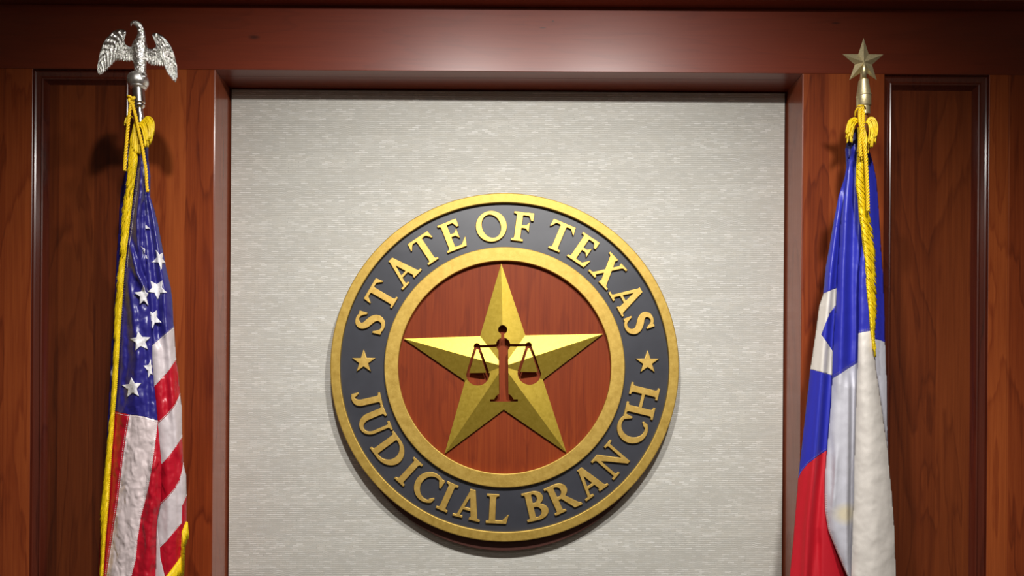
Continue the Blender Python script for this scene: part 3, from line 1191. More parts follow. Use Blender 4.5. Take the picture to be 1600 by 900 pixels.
C_left = [(213, 170), (211, 235), (213, 262), (209, 300), (205, 325), (201, 360), (197, 385), (194, 419), (192, 450), (189, 489), (186, 520), (184, 560),
          (181, 613), (178, 647), (177, 673), (173, 707), (171, 748), (169, 790), (166, 814), (163, 846), (161, 884), (158, 930), (155, 980)]
C_right = [(222, 170), (222, 235), (223, 262), (225, 300), (227, 337), (227, 382), (229, 430), (234, 480), (237.5, 510), (238, 560), (241, 603), (244, 627),
           (246.3, 657), (250, 698), (252.5, 725), (252.5, 760), (251, 787), (247, 805), (245, 822), (244, 853), (243, 900), (242, 980)]
D_right = [(229, 180), (232, 227), (232, 250), (235.4, 276), (234.7, 307), (241, 326), (247, 350), (253, 382), (259.6, 419), (267, 450), (269.7, 473), (271, 504),
           (272, 512), (275, 555), (278, 577), (281, 610), (284, 635), (284.6, 680), (286.7, 723), (291, 743), (292, 790), (292, 814), (288, 850),
           (285, 900), (280, 980)]
A_left = [(204, 170), (203, 235), (197, 262), (189, 297), (186, 330), (185, 360), (182, 400), (180, 440), (177, 515), (174, 535), (172, 590), (168, 660),
          (166, 705), (162, 760), (158, 820), (155, 855), (153, 900), (149, 980)]

LC = Layer(C_left, C_right, YU - 0.011, turn=0.016, power=3.0, lean=-0.010, wr=0.0022, wscale=0.075, seed=1, pleats=[
    ([(222, 235), (219, 300), (214, 345), (216, 400)], -0.010, 4.5),
    ([(223, 330), (222, 390)], 0.008, 3.0),
    ([(206, 395), (213, 425), (224, 446)], -0.010, 4.0),
    ([(214, 395), (221, 420), (228, 440)], 0.008, 3.5),
    ([(200, 440), (208, 490), (212, 520), (214, 560), (211, 620)], -0.006, 6.0),
    ([(197, 480), (199, 520), (200, 560), (193, 620)], 0.006, 5.0),
    ([(226, 540), (229, 580), (232, 640)], 0.005, 5.0),
    ([(204, 660), (188, 760), (174, 850), (162, 960)], 0.003, 5.0),
    ([(232, 700), (222, 800), (216, 900), (212, 970)], 0.004, 6.0),
    ([(240, 730), (236, 800), (230, 900), (226, 970)], -0.006, 7.0)])
LD = Layer([(x - 8, y) for x, y in C_right], D_right, YU + 0.006, turn=0.018, power=3.0, lean=0.014, wr=0.0011, wscale=0.07, seed=5, pleats=[
    ([(228, 300), (238, 380), (244, 450), (247, 520)], 0.009, 5.0),
    ([(235, 320), (247, 390), (255, 450), (259, 520)], -0.005, 4.5),
    ([(232, 260), (233, 300)], -0.006, 4.0),
    ([(250, 450), (254, 540), (262, 640)], 0.004, 5.0),
    ([(264, 520), (268, 600), (276, 700)], -0.004, 5.0),
    ([(277, 730), (280, 800), (281, 900)], 0.004, 4.0),
    ([(262, 720), (264, 800), (264, 900)], -0.004, 6.0)])
LA = Layer(A_left, [(x - 4, y) for x, y in C_right], YU + 0.034, turn=0.014, power=2.2, wr=0.0006)
LA.gather = 0.020


def edge(poly, y0, y1, rev=False, dx=0.0):
    pts = [(interp(poly, y0) + dx, y0)] + [(x + dx, y) for x, y in poly if y0 < y < y1] + [(interp(poly, y1) + dx, y1)]
    return pts[::-1] if rev else pts


# back fold on the left, seen past the fringe
cloth('canton', LA, [edge(A_left, 240, 712) + edge(C_left, 240, 712, True, 8)], M['blue'], us)
cloth('stripe', LA, [edge(A_left, 712, 980) + edge(C_left, 712, 980, True, 8)], M['red'], us)
# front fold: blue field, then a red, a white and a red stripe
can_bot = [(178.5, 642.5), (190, 645.5), (203, 648), (225, 651), (246.3, 657.5)]
cloth('canton', LC, [edge(C_left, 196, 642) + can_bot + edge(C_right, 196, 657, True)[1:]], M['blue'], us)
WL = [(202.5, 648), (198, 673), (193, 707), (189, 740), (186, 765), (182.6, 791), (178, 819), (173, 853), (168.7, 881), (166, 900), (157, 980)]
WR = [(246.3, 657), (242.5, 690), (238, 723), (231.5, 760), (225, 788), (220, 807), (214, 846), (212, 872), (205, 900), (196, 980)]
cloth('stripe', LC, [[(178.5, 642.5), (190, 645.5), (202.5, 648)] + WL[1:] + edge(C_left, 643, 980, True)], M['red'], us)
cloth('stripe', LC, [[(202.5, 648), (225, 651), (246.3, 657)] + WR[1:] + WL[1:][::-1]], M['white'], us)
cloth('stripe', LC, [WR + edge(C_right, 657, 980, True)], M['red'], us)
# right fold: blue field, then slanting stripes
xl = lambda y: interp(LD.l, y) + 1
b0 = [(272, 511), (262, 519), (250, 529), (240, 538), (xl(545), 545)]
b1 = [(275, 562), (262, 581), (250, 594), (241, 604), (xl(612), 612)]
b2_ = [(281.5, 617), (274, 634), (262, 648), (247, 662), (xl(670), 670)]
b3 = [(284.6, 683), (272, 702), (262, 715), (252.5, 725), (xl(735), 735)]
b4 = [(286.8, 725), (284, 740), (280, 753), (273, 765), (262, 778), (251.7, 788), (xl(797), 797)]
b5 = [(291.6, 774), (287, 785), (284.5, 790), (283.8, 817.6), (272, 831), (260, 846), (249.5, 856), (246, 861), (xl(861), 861)]
cloth('canton', LD, [edge(LD.l, 215, 545, False, 1) + b0[::-1][1:] + edge(D_right, 215, 511, True)[0:]], M['blue'], us)


def between(top, bot):
    yt, yb = top[0][1], bot[0][1]
    return top[::-1] + edge(D_right, yt, yb)[1:-1] + bot + edge(LD.l, top[-1][1], bot[-1][1], True, 1)[1:-1]


cloth('stripe', LD, [between(b0, b1)], M['stripewhite'], us)
cloth('stripe', LD, [between(b1, b2_)], M['red'], us)
cloth('stripe', LD, [between(b2_, b3)], M['stripewhite'], us)
cloth('stripe', LD, [between(b3, b4)], M['red'], us)
cloth('stripe', LD, [between(b4, b5)], M['stripewhite'], us)
FR = [(291.6, 815), (286, 830), (285, 850), (284, 869), (275, 882), (262, 899), (252, 912), (240, 928)]
cloth('stripe', LD, [b5[::-1][1:] + [(291.8, 790)] + FR + [(252, 912), (257, 900), (250.3, 872), (249.5, 856)][:0] + [(xl(928), 928)]], M['red'], us)
LS = Layer([(240, 800), (240, 980)], [(258, 800), (262, 980)], YU - 0.002, turn=0.008)
cloth('stripe', LS, [[(245.2, 822), (249.5, 856), (250.3, 872), (257.3, 900), (262, 930), (242, 930), (243, 900), (244, 853)]], M['stripewhite'], us)
back_hull('back_fold', A_left, D_right, 196, 690, YU + 0.050, 0.05, M['blue'], us)
back_hull('back_fold', A_left, D_right, 690, 980, YU + 0.050, 0.05, M['red'], us)

c3 = lambda x, y: (160 + x / 6.4286, 380 + y / 6.4286)
c4 = lambda x, y: (150 + x / 6, 510 + y / 6)
c2 = lambda x, y: (160 + x / 6.4286, 250 + y / 6.4286)
cloth_star(LD, [c3(535, 70), c3(608, 95), c3(635, 200), c3(597, 262), c3(502, 190)], us, centre=c3(580, 158), inner=0.5)
cloth_star(LD, [c3(485, 378), c3(600, 375), c3(650, 495), c3(555, 565), c3(455, 488)], us, centre=c3(548, 458), inner=0.5)
cloth_star(LC, [c3(412, 425), c3(462, 505), c3(463, 625), c3(373, 612), c3(318, 495)], us, centre=c3(418, 520), inner=0.5, off=-0.004)
cloth_star(LD, [c3(467, 680), c3(547, 675), c3(588, 798), c3(497, 858), c3(474, 760)], us, centre=c3(508, 745), inner=0.55, off=-0.006)
cloth_star(LC, [c4(393, 42), c4(510, 102), c4(482, 215), c4(367, 225), c4(315, 115)], us, centre=c4(413, 136), inner=0.5)
cloth_star(LC, [c4(515, 310), c4(529, 370), c4(532, 455), c4(490, 482), c4(448, 370)], us, centre=c4(508, 395), inner=0.55)
cloth_star(LC, [c4(328, 480), c4(425, 530), c4(403, 655), c4(290, 662), c4(243, 550)], us, centre=c4(338, 575), inner=0.5)
cloth_star(LD, [c2(437, 650), c2(484, 692), c2(437, 690), c2(430, 670)], us, centre=c2(445, 678), inner=0.8, off=-0.003)
cloth_star(LC, [c3(390, 32), c3(415, 48), c3(430, 68), c3(425, 100), c3(410, 78)], us, centre=c3(416, 66), inner=0.6, off=-0.005)
cloth_star(LD, [c3(420, 102), c3(437, 118), c3(452, 157), c3(428, 152)], us, centre=c3(434, 134), inner=0.7, off=-0.008)
cloth_star(LA, [(177, 568), (178, 585), (175, 600), (172.6, 582)], us, centre=(175.5, 584), inner=0.8)



def seam(layer, pts, dash, gap, wd, mat, parent, off=-0.0006):
    bm = bmesh.new()
    stitches(bm, layer, pts, dash, gap, wd, off)
    from_bm('stitching', bm, M[mat], parent)


for seq in (WR, [(x - 3.3, y) for x, y in WR]): seam(LC, seq, 1.8, 1.4, 0.38, 'thread', us)
seam(LC, [(x + 1.2, y) for x, y in WL], 1.8, 1.2, 0.35, 'thread', us)
seam(LC, [(x - 2, y) for x, y in WL], 1.4, 1.6, 0.28, 'thread', us)
seam(LC, [(x, y + 2.2) for x, y in can_bot], 1.8, 1.2, 0.3, 'thread', us)
for b_, dd in ((b0, 2), (b1, -3), (b1, -0.6), (b2_, -2), (b3, -3.2), (b3, -0.8), (b4, -2), (b5[3:], -3.2), (b5[3:], -0.8), (b5[:3], -0.8)):
    seam(LD, [(x, y + dd) for x, y in b_], 2.0, 1.0, 0.34, 'thread', us)
seam(LC, [(x + 4.5, y) for x, y in C_left if 262 <= y <= 420], 3.0, 0.4, 0.22, 'thread', us)
seam(LD, [(x, y - 1.8) for x, y in b0], 2.0, 1.2, 0.3, 'bluethread', us)
seam(LC, [(x + 2.2, y) for x, y in C_left if 262 <= y <= 560], 2.2, 2.0, 0.5, 'bluethread', us)

fr_out = [(206, 190), (203, 225), (200, 262), (196, 304), (192, 323), (189.5, 356), (188.5, 390), (185, 419), (182.5, 447), (180, 481), (179, 515), (177.5, 560),
          (175, 610), (172, 657), (168, 688), (165, 728), (162, 757), (158.5, 790), (157, 805), (158, 846), (157.5, 880), (154, 940)]
fr_band = [(214, 185), (215, 225), (214.5, 250), (211, 275), (208, 297), (205, 325), (201, 360), (197.5, 388), (194, 419), (192, 450), (189.5, 489), (187.5, 515),
           (185, 560), (181.7, 613), (178.5, 647), (177, 673), (174, 707), (171.5, 748), (170, 780), (167, 814), (164, 846), (161.7, 884), (158, 940)]
fringe_strip('fringe', fr_out, fr_band, 186, 940, lambda x, y: LC.y(x + 2, y), us, drop=40, step=1.1)
bm = bmesh.new()
rnd = random.Random(11)
for i in range(90):
    t = i / 89
    y = 815 + t * 113
    x = interp([(p[0], p[1]) for p in FR], y)
    ln = 24 + rnd.uniform(-4, 6)
    dx = 2.0 * (1 - t)
    pts = [P(x - 1 + dx * k / 3 + rnd.uniform(-.4, .4), y + ln * k / 3, LD.y(x, y) - 0.002 - 0.002 * k) for k in range(4)]
    tube(bm, pts, 0.0011, sides=4)
    for q in range(2):
        pts = [P(x + q + 2 * k / 3, y + q + ln * k / 3, LD.y(x, y) + 0.002 * q) for k in range(4)]
        tube(bm, pts, 0.0011, sides=4)
from_bm('fringe', bm, M['fringe'], us, smooth=True)
# bunched fringe over the top of the flag
bm = bmesh.new()
q1 = lambda L: [(160 + x / 7.5, 140 + y / 7.5) for x, y in L]
fringe_bunch(bm, rnd, [q1([(455, 370), (490, 350), (530, 325), (575, 360), (592, 430), (580, 530)]),
                       q1([(450, 380), (480, 365), (520, 350), (555, 400), (560, 480), (548, 600)]),
                       q1([(445, 390), (465, 400), (490, 400), (510, 470), (520, 550), (525, 630)]),
                       q1([(430, 390), (440, 420), (455, 450), (470, 510), (480, 570), (490, 640)])], 120, YU - 0.016, jx=3.5, jy=6)
fringe_bunch(bm, rnd, [q1([(375, 370), (370, 420), (365, 480), (360, 540), (350, 600), (345, 660)]),
                       q1([(400, 370), (405, 440), (410, 520), (420, 600), (425, 680), (430, 760)])], 40, YU - 0.016)
fringe_bunch(bm, rnd, [q1([(350, 320), (320, 310), (285, 330), (272, 370), (272, 410)]),
                       q1([(360, 340), (330, 320), (300, 340), (285, 380), (280, 420)])], 8, YU + 0.01)
from_bm('fringe', bm, M['fringe'], us, smooth=True)

# cord of the left flag
cordL = empty('gold_cord', P(206, 156, YU - 0.02), 'knotted gold cord hanging down over the stars and stripes flag', 'cord')
dfn = lambda i, x, y: YU - 0.028
rope('cord_strand', [(206, 158), (203.5, 167), (200.5, 193), (198, 220), (196.3, 240), (195.2, 256), (194.8, 267)], dfn, 0.0026, cordL)
rope('cord_strand', [(206, 157), (208.5, 168), (212.7, 184), (216.7, 204), (222, 227), (225.6, 250), (228, 266), (229.4, 289), (230.8, 300)], dfn, 0.0026, cordL)
knotpts = []
for k in range(46):
    a = k / 45 * 2 * math.pi
    c = P(206, 156, YU - 0.026)
    knotpts.append(c + Vector(((math.sin(a) + 2 * math.sin(2 * a)) * 0.0021, -math.sin(3 * a) * 0.0028 - 0.002, (math.cos(a) - 2 * math.cos(2 * a)) * 0.0021)))
bm = bmesh.new()
tube(bm, knotpts, 0.0024, sides=8)
bmesh.ops.create_icosphere(bm, subdivisions=2, radius=0.0042, matrix=Matrix.Translation(P(206, 156, YU - 0.026)))
from_bm('knot', bm, M['cord'], cordL, smooth=True)

# pole, ferrule and eagle
axis_top, axis_bot = P(215.8, 136, YUP), P(219.6, 190, YUP)
ax = (axis_top - axis_bot).normalized()
px2m = (YUP - CAM_Y) / F_PX
foot = Vector((P(231, 900, YUP).x - 0.004, YUP, 0.0))
ax2 = (axis_bot - foot).normalized()
poleL = empty('flagpole', (foot.x, foot.y, 0), 'silver flagpole topped by a spread-winged silver eagle', 'flagpole')
bm = bmesh.new()
lathe(bm, foot + ax2 * 0.03, ax2, [(4.5 * px2m, 0), (4.5 * px2m, (axis_bot - foot).length - 0.02), (4.5 * px2m, (axis_bot - foot).length - 0.018)], 24)
from_bm('pole', bm, M['chrome'], poleL, smooth=False)
for o_ in (bpy.data.objects[-1:] if False else ()): pass
bm = bmesh.new()
Lh = lambda py: (P(218, py, YUP) - axis_bot).dot(ax)
lathe(bm, axis_bot, ax, [(4.5 * px2m, Lh(196)), (4.8 * px2m, Lh(187)), (4.8 * px2m, Lh(170)), (6.5 * px2m, Lh(168.5)), (7.6 * px2m, Lh(167)), (8.2 * px2m, Lh(165)),
                         (7.6 * px2m, Lh(162.5)), (9.0 * px2m, Lh(161)), (9.1 * px2m, Lh(150)), (9.1 * px2m, Lh(137))], 40)
o_ = from_bm('ferrule', bm, M['chrome'], poleL, smooth=True)
bm = bmesh.new()
lathe(bm, foot, Vector((0, 0, 1)), [(0.09, 0), (0.16, 0.004), (0.158, 0.015), (0.06, 0.03), (0.02, 0.05), (0.017, 0.11)], 48)
from_bm('base', bm, M['chrome'], poleL, smooth=True)

eagle = bpy.data.objects.new('eagle_finial', None)
COL.objects.link(eagle)
eagle.parent = poleL
eagle.location = P(215, 140, YUP) - Vector(poleL.location)
eagle['label'] = 'silver eagle finial with spread wings'


def sub(o, parent_world):
    o.matrix_parent_inverse = Matrix.Translation(-parent_world)
    return o


EW = P(215, 140, YUP)
e5 = lambda x, y, d=0.0: P(130 + x / 5, 20 + y / 5, YUP + d)
u5 = px2m / 5
# globe the eagle stands on
bm = bmesh.new()
lathe(bm, e5(432, 600), ax, [(46 * u5, 0), (62 * u5, 12 * u5), (60 * u5, 22 * u5), (75 * u5, 40 * u5), (79 * u5, 62 * u5), (77 * u5, 85 * u5),
                             (66 * u5, 108 * u5), (50 * u5, 122 * u5), (30 * u5, 130 * u5), (4 * u5, 133 * u5)], 40)
o = from_bm('globe', bm, M['globe'], None, smooth=True)
o.parent = eagle
sub(o, EW)
# body
spine = [(383, 84, 9), (395, 80, 16), (412, 84, 21), (430, 94, 25), (446, 116, 27), (454, 145, 28), (456, 180, 32), (452, 215, 40), (446, 250, 54),
         (441, 290, 60), (440, 330, 58), (442, 370, 53), (445, 410, 46), (447, 450, 44), (448, 485, 48)]
bm = bmesh.new()
cp = catmull([Vector((x, y, r)) for x, y, r in spine], 12)
tube(bm, [e5(v.x, v.y, 0.0) for v in cp], [v.z * u5 for v in cp], sides=64, squash=0.85)
bmesh.ops.subdivide_edges(bm, edges=[e for e in bm.edges if e.is_manifold][:0], cuts=1)
for v in bm.verts:
    kx, kz = (v.co.x - EW.x) * 1000 / 2.6, (v.co.z - EW.z) * 1000 / 3.0      # overlapping breast feathers
    row = math.floor(kz)
    nn = (kz - row) - 0.5 + 0.7 * abs(math.sin(math.pi * (kx + 0.5 * (row % 2)))) + 0.5 * noise.noise(v.co * 300)
    v.co += Vector((0, -1, 0)) * 0.0009 * nn
# rows of breast feathers
o = from_bm('body', bm, M['eagle'], None, smooth=True)
o.parent = eagle
sub(o, EW)
bm = bmesh.new()
tube(bm, catmull([e5(396, 82), e5(383, 78), e5(375, 84), e5(374, 96), e5(377, 105)], 4), [13 * u5 * (1 - 0.055 * k) for k in range(17)], sides=10)
o = from_bm('beak', bm, M['chrome'], None, smooth=True)
o.parent = eagle
sub(o, EW)
bm = bmesh.new()
for sx in (-1, 1):
    for j in range(3):
        tube(bm, [e5(447 + sx * 18, 470, -0.006 - j * 0.0015), e5(447 + sx * (26 + 6 * (j - 1)), 492, -0.010), e5(447 + sx * (28 + 10 * (j - 1)), 512, -0.011)], [7 * u5, 6 * u5, 2 * u5], sides=8)
o = from_bm('talons', bm, M['chrome'], None, smooth=True)
o.parent = eagle
sub(o, EW)


def wing(lead, trail, nt_, feathers, sgn):
    A = catmull([Vector((x, y, 0)) for x, y in lead], 16)
    B = catmull([Vector((x, y, 0)) for x, y in trail], 16)
    n = len(A)
    bm = bmesh.new()
    front, back = [], []
    ns = 40
    for i in range(n):
        t = i / (n - 1)
        fa, ba = [], []
        fph = t * feathers
        g = fph - math.floor(fph)
        for k in range(ns + 1):
            s = k / ns
            p = A[i].lerp(B[i], s * (1 - 0.07 * (1 - math.sin(math.pi * g)) * (t > 0.02)))
            # thickness: thick rounded leading edge, thin at the tips
            th = 0.0042 * (1 - s) ** 0.7 + 0.0011
            if s < 0.05: th *= math.sqrt(max(s, 0.0) / 0.05) * 0.9 + 0.1
            groove = 0.0027 * (abs(math.sin(math.pi * fph)) ** 0.6 - 0.6) * min(1, max(0, (s - 0.30) / 0.15))
            covert = 0.0019 * math.sin(fph * math.pi * 1.5) * math.sin(s * 34 + t * 9) * (s < 0.5) * (s > 0.06)
            sweep = -0.012 * math.sin(math.pi * t * 0.9) + 0.010 * t
            fa.append(bm.verts.new(e5(p.x, p.y, sweep - th - groove - covert)))
            ba.append(bm.verts.new(e5(p.x, p.y, sweep + th * 0.6 + groove * 0.5)))
        front.append(fa)
        back.append(ba)
    for i in range(n - 1):
        for k in range(ns):
            bm.faces.new((front[i][k], front[i + 1][k], front[i + 1][k + 1], front[i][k + 1]))
            bm.faces.new((back[i][k], back[i][k + 1], back[i + 1][k + 1], back[i + 1][k]))
        bm.faces.new((front[i][0], back[i][0], back[i + 1][0], front[i + 1][0]))
        bm.faces.new((front[i][ns], front[i + 1][ns], back[i + 1][ns], back[i][ns]))
    for i in (0, n - 1):
        for k in range(ns): bm.faces.new((front[i][k], front[i][k + 1], back[i][k + 1], back[i][k]))
    bmesh.ops.recalc_face_normals(bm, faces=list(bm.faces))
    o = from_bm('wing', bm, M['eagle'], None, smooth=True)
    o.parent = eagle
    sub(o, EW)


wing([(395, 262), (360, 262), (330, 240), (320, 205), (322, 180), (336, 152), (325, 134), (285, 128), (230, 146), (180, 196), (148, 250), (124, 330), (112, 410), (112, 470)],
     [(395, 375), (372, 380), (345, 382), (318, 380), (295, 378), (272, 376), (252, 380), (232, 402), (212, 424), (192, 444), (172, 462), (155, 475), (138, 484), (120, 486)], 0, 15, -1)
wing([(488, 258), (515, 278), (545, 278), (570, 258), (580, 235), (566, 200), (541, 178), (546, 160), (580, 156), (635, 190), (685, 255), (715, 335), (732, 410), (738, 500)],
     [(488, 372), (505, 392), (530, 410), (555, 414), (580, 415), (605, 418), (632, 420), (642, 440), (652, 465), (666, 488), (680, 508), (692, 522), (706, 534), (722, 545)], 0, 15, 1)

# ------------------------------------------------------------------ right flag: one star, blue, white and red
YT = -0.225
YTP = YT + 0.018
tx = empty('flag', P(1335, 560, YT), 'blue, white and red single-star flag with gold fringe draped right of the seal', 'flag')
L1l = [(1329, 205), (1320.6, 233), (1321.5, 250), (1322, 262), (1319.8, 276), (1310, 307.5), (1303, 343), (1295.8, 385), (1290, 418), (1286, 460), (1280, 478), (1274.5, 520),
       (1270, 550), (1265.8, 577.6), (1256, 668), (1247, 748), (1240, 838), (1234, 900), (1226, 980)]
L2l = [(1330, 215), (1327, 250), (1323.7, 278), (1318, 312), (1313.6, 343), (1311.3, 385), (1308, 430), (1305.8, 480), (1303, 520), (1301, 551), (1300, 593.6),
       (1298.7, 625), (1295.3, 665), (1292, 706), (1289, 740), (1288.4, 772), (1289, 798), (1294, 829), (1305, 856), (1315, 880), (1324, 900), (1345, 945)]
L3l = [(1345, 215), (1346, 300), (1348, 360), (1345.8, 390), (1342.5, 413), (1341, 463), (1341, 524), (1339.6, 567), (1337.8, 617), (1336.5, 660), (1335, 720), (1334, 780),
       (1331.5, 840), (1330, 900), (1328, 980)]
L3r = [(1350, 215), (1351, 260), (1353, 292), (1356, 343), (1362, 380), (1362, 447), (1363, 480), (1365, 520), (1367, 551), (1369, 577.6), (1372.4, 599), (1377, 631), (1382, 668),
       (1387, 700), (1390, 736), (1394, 775), (1397, 815), (1398.5, 850), (1400, 900), (1402, 980)]
L4r = [(1352, 205), (1358.5, 235.6), (1364.3, 255), (1369.6, 281), (1372.7, 320), (1375, 359), (1376.5, 385), (1380, 430), (1382.5, 497), (1383, 533), (1385.8, 599), (1386.7, 670),
       (1388, 720), (1390, 800), (1391, 980)]
T1 = Layer(L1l, [(x + 12, y) for x, y in L2l[:14]] + [(1306, 740), (1304, 800), (1300, 980)][:1] + [(1330, 830), (1345, 980)], YT + 0.020, turn=0.022, power=2.4, pleats=[
    ([(1312, 330), (1300, 420), (1287, 560), (1275, 700), (1262, 820), (1256, 960)], -0.007, 6.0),
    ([(1318, 300), (1307, 400), (1300, 500), (1293, 600), (1284, 720), (1270, 900), (1268, 960)], 0.008, 6.0),
    ([(1279, 850), (1279, 960)], 0.005, 4)])
T2 = Layer(L2l, [(x + 6, y) for x, y in L3l], YT, turn=0.018, power=2.6, wr=0.0005, wscale=0.05, seed=3, pleats=[
    ([(1335, 260), (1333, 340), (1330, 440), (1330, 520), (1328, 580)], 0.012, 8.0),
    ([(1322, 330), (1318, 420), (1315, 520), (1312, 600)], -0.004, 6.0),
    ([(1325, 600), (1324, 700), (1322, 800), (1322, 860)], -0.004, 4.0),
    ([(1332, 590), (1331, 700), (1330, 800), (1330, 900)], 0.008, 4.0),
    ([(1299, 700), (1299, 760)], 0.003, 4.5),
    ([(1307, 720), (1303, 780)], -0.004, 3.5)])
T3 = Layer(L3l, L3r, YT - 0.020, turn=0.016, power=3.0, wr=0.0012, wscale=0.045, seed=9, pleats=[
    ([(1352, 540), (1358, 640), (1364, 760), (1368, 900)], -0.004, 12.0)])
T4 = Layer([(x - 12, y) for x, y in L4r], L4r, YT + 0.012, turn=0.010, power=2.0, lean=0.01, wr=0.0004)
T4.l = [(1345, 205), (1352, 260), (1355, 350), (1361, 450), (1363, 530), (1366, 600), (1370, 700), (1372, 980)]

# left back fold: blue, white arm of the star, blue, red
star_top = [(1286, 459), (1295, 455), (1306.5, 450.5)]
star_bot = [(1265.8, 577), (1272, 578.5), (1285, 582), (1300, 586.5), (1308, 588)]
red_top = [(1247, 748), (1252, 737), (1262, 725), (1275, 715), (1291, 704), (1306, 695)]
R1 = lambda y0, y1: edge(L2l, y0, y1, True, 8)
blue_in = [(1314, 470), (1305, 478), (1297, 490), (1290, 505), (1283, 523), (1290, 532), (1302, 550), (1310, 560)]
cloth('blue_field', T1, [edge(L1l, 212, 459) + star_top + [(1315, 448)] + R1(212, 448)], M['txblue'], tx)
cloth('star', T1, [edge(L1l, 459, 577) + star_bot[1:] + [(1310, 560)] + blue_in[::-1][1:] + [(1315, 448)] + star_top[::-1][:-1]], M['txwhite'], tx)
cloth('blue_field', T1, [blue_in], M['txblue'], tx)
cloth('blue_field', T1, [star_bot + R1(588, 695)[::-1] + red_top[::-1] + edge(L1l, 577, 748, True)], M['txblue'], tx)
cloth('red_stripe', T1, [red_top + [(1306, 800), (1318, 850), (1340, 900), (1350, 930), (1350, 980)] + edge(L1l, 748, 980, True)], M['txred'], tx)
# middle fold
mid_b = [(1300, 592), (1315, 583), (1327, 575), (1340, 567), (1348, 563)]
R2 = lambda y0, y1, rev: edge(L3l, y0, y1, rev, 6)
cloth('blue_field', T2, [edge(L2l, 215, 592) + mid_b[1:] + R2(215, 563, True)], M['txblue'], tx)
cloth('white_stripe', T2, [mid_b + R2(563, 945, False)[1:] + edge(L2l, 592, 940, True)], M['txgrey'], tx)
# front right fold
cloth('blue_field', T3, [edge(L3l, 355, 521) + [(1348, 519), (1360, 517), (1365, 519)] + edge(L3r, 355, 519, True)], M['txblue'], tx)
cloth('white_stripe', T3, [[(1341, 521), (1348, 519), (1360, 517), (1365, 519)] + edge(L3r, 520, 980) + edge(L3l, 521, 980, True)], M['txwhite'], tx)
# right back fold
cloth('blue_field', T4, [edge(T4.l, 212, 529, False, 0) + [(1368, 530), (1376, 532), (1383, 535)] + edge(L4r, 212, 535, True)], M['txblue'], tx)
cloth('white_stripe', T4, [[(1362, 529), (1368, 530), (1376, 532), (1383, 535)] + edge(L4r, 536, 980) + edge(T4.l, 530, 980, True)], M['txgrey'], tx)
back_hull('back_fold', L1l, L4r, 218, 560, YT + 0.046, 0.045, M['txblue'], tx)
back_hull('back_fold', L1l, L4r, 560, 980, YT + 0.046, 0.045, M['txwhite'], tx)
# rolled top corner of the cloth
TC = Layer([(1322, 200), (1320, 245)], [(1346, 200), (1346, 245)], YT - 0.008, turn=0.02, power=2.0)
cloth('top_hem', TC, [[(1331, 214), (1333, 205), (1338, 200), (1345, 206), (1345, 215), (1338, 217), (1331, 222), (1328, 233), (1321, 231), (1324, 221)]],
      satin('dark_blue_hem', srgb(44, 42, 96), 0.5), tx)
for dd in (-1.6, -4.2): seam(T2, [(x, y + dd) for x, y in mid_b], 2.0, 1.2, 0.3, 'bluethread', tx)
for dd in (-1.6, -3.6): seam(T3, [(1342, 521 + dd), (1348, 519 + dd), (1360, 517 + dd)], 2.0, 1.2, 0.3, 'bluethread', tx)
seam(T1, [(x + .5, y - 3) for x, y in red_top], 2.0, 1.2, 0.25, 'bluethread', tx)
hem2 = [p for p in L2l if 770 < p[1] < 950]
for dd in (1.2, 3.0): seam(T2, [(x + dd, y) for x, y in hem2], 2.4, 1.0, 0.55, 'thread', tx, -0.001)

tfo = [(1358, 225), (1357, 262), (1357, 292), (1358.5, 320), (1360, 343), (1364.5, 368), (1366, 384), (1368, 400), (1369.3, 430), (1370, 472), (1369.5, 495), (1367, 513),
       (1366, 530), (1367, 551)]
tfb = [(1341, 225), (1338.5, 262), (1337.5, 289), (1341, 312), (1342.5, 336), (1346, 356), (1348.5, 384), (1351.7, 413), (1353.3, 447), (1356.7, 480), (1359.2, 505), (1362, 530),
       (1365, 549)]
fringe_strip('fringe', tfo, tfb, 228, 548, lambda x, y: T3.base + 0.004, tx, drop=24, step=1.0, side=1, band_w=5.0)
bm = bmesh.new()
rnd = random.Random(5)
q8 = lambda L: [(1290 + x / 8.18, 150 + y / 8.18) for x, y in L]
fringe_bunch(bm, rnd, [q8([(425, 330), (395, 300), (350, 298), (310, 330), (290, 400), (282, 470)]),
                       q8([(425, 340), (400, 310), (360, 320), (325, 370), (305, 450), (295, 545)]),
                       q8([(425, 350), (405, 330), (375, 345), (345, 400), (325, 470), (315, 545)])], 60, YT - 0.02, jd=0.014, jx=4, jy=7)
fringe_bunch(bm, rnd, [q8([(530, 330), (560, 285), (610, 290), (645, 340), (655, 430), (635, 520)]),
                       q8([(520, 340), (545, 310), (590, 330), (615, 390), (620, 480), (605, 580)]),
                       q8([(510, 350), (530, 340), (555, 380), (570, 450), (575, 530), (565, 630)])], 100, YT - 0.02, jd=0.016, jx=4, jy=7)
fringe_bunch(bm, rnd, [q8([(410, 400), (415, 480), (420, 560), (420, 640), (415, 730)]),
                       q8([(440, 400), (450, 500), (455, 600), (450, 700), (440, 800)]),
                       q8([(500, 400), (520, 480), (535, 560), (540, 640), (535, 720)])], 50, YT - 0.02, jd=0.006)
from_bm('fringe', bm, M['fringe'], tx, smooth=True)
cordR = empty('gold_cord', P(1346, 168, YT - 0.02), 'twisted gold cord over the blue, white and red single-star flag', 'cord')
dfn = lambda i, x, y: YT - (0.034 if i > 1 else 0.026)
rope('cord_strand', [(1344, 168), (1343.5, 178), (1344.5, 192), (1346, 207), (1349, 222), (1352, 240), (1353.2, 258), (1354.6, 281), (1355.6, 304), (1356, 330)], dfn, 0.0030, cordR)
rope('cord_strand', [(1347, 168), (1349, 180), (1348.5, 193), (1346.5, 205), (1344, 218), (1344, 232), (1345, 245)], dfn, 0.0030, cordR)
bm = bmesh.new()
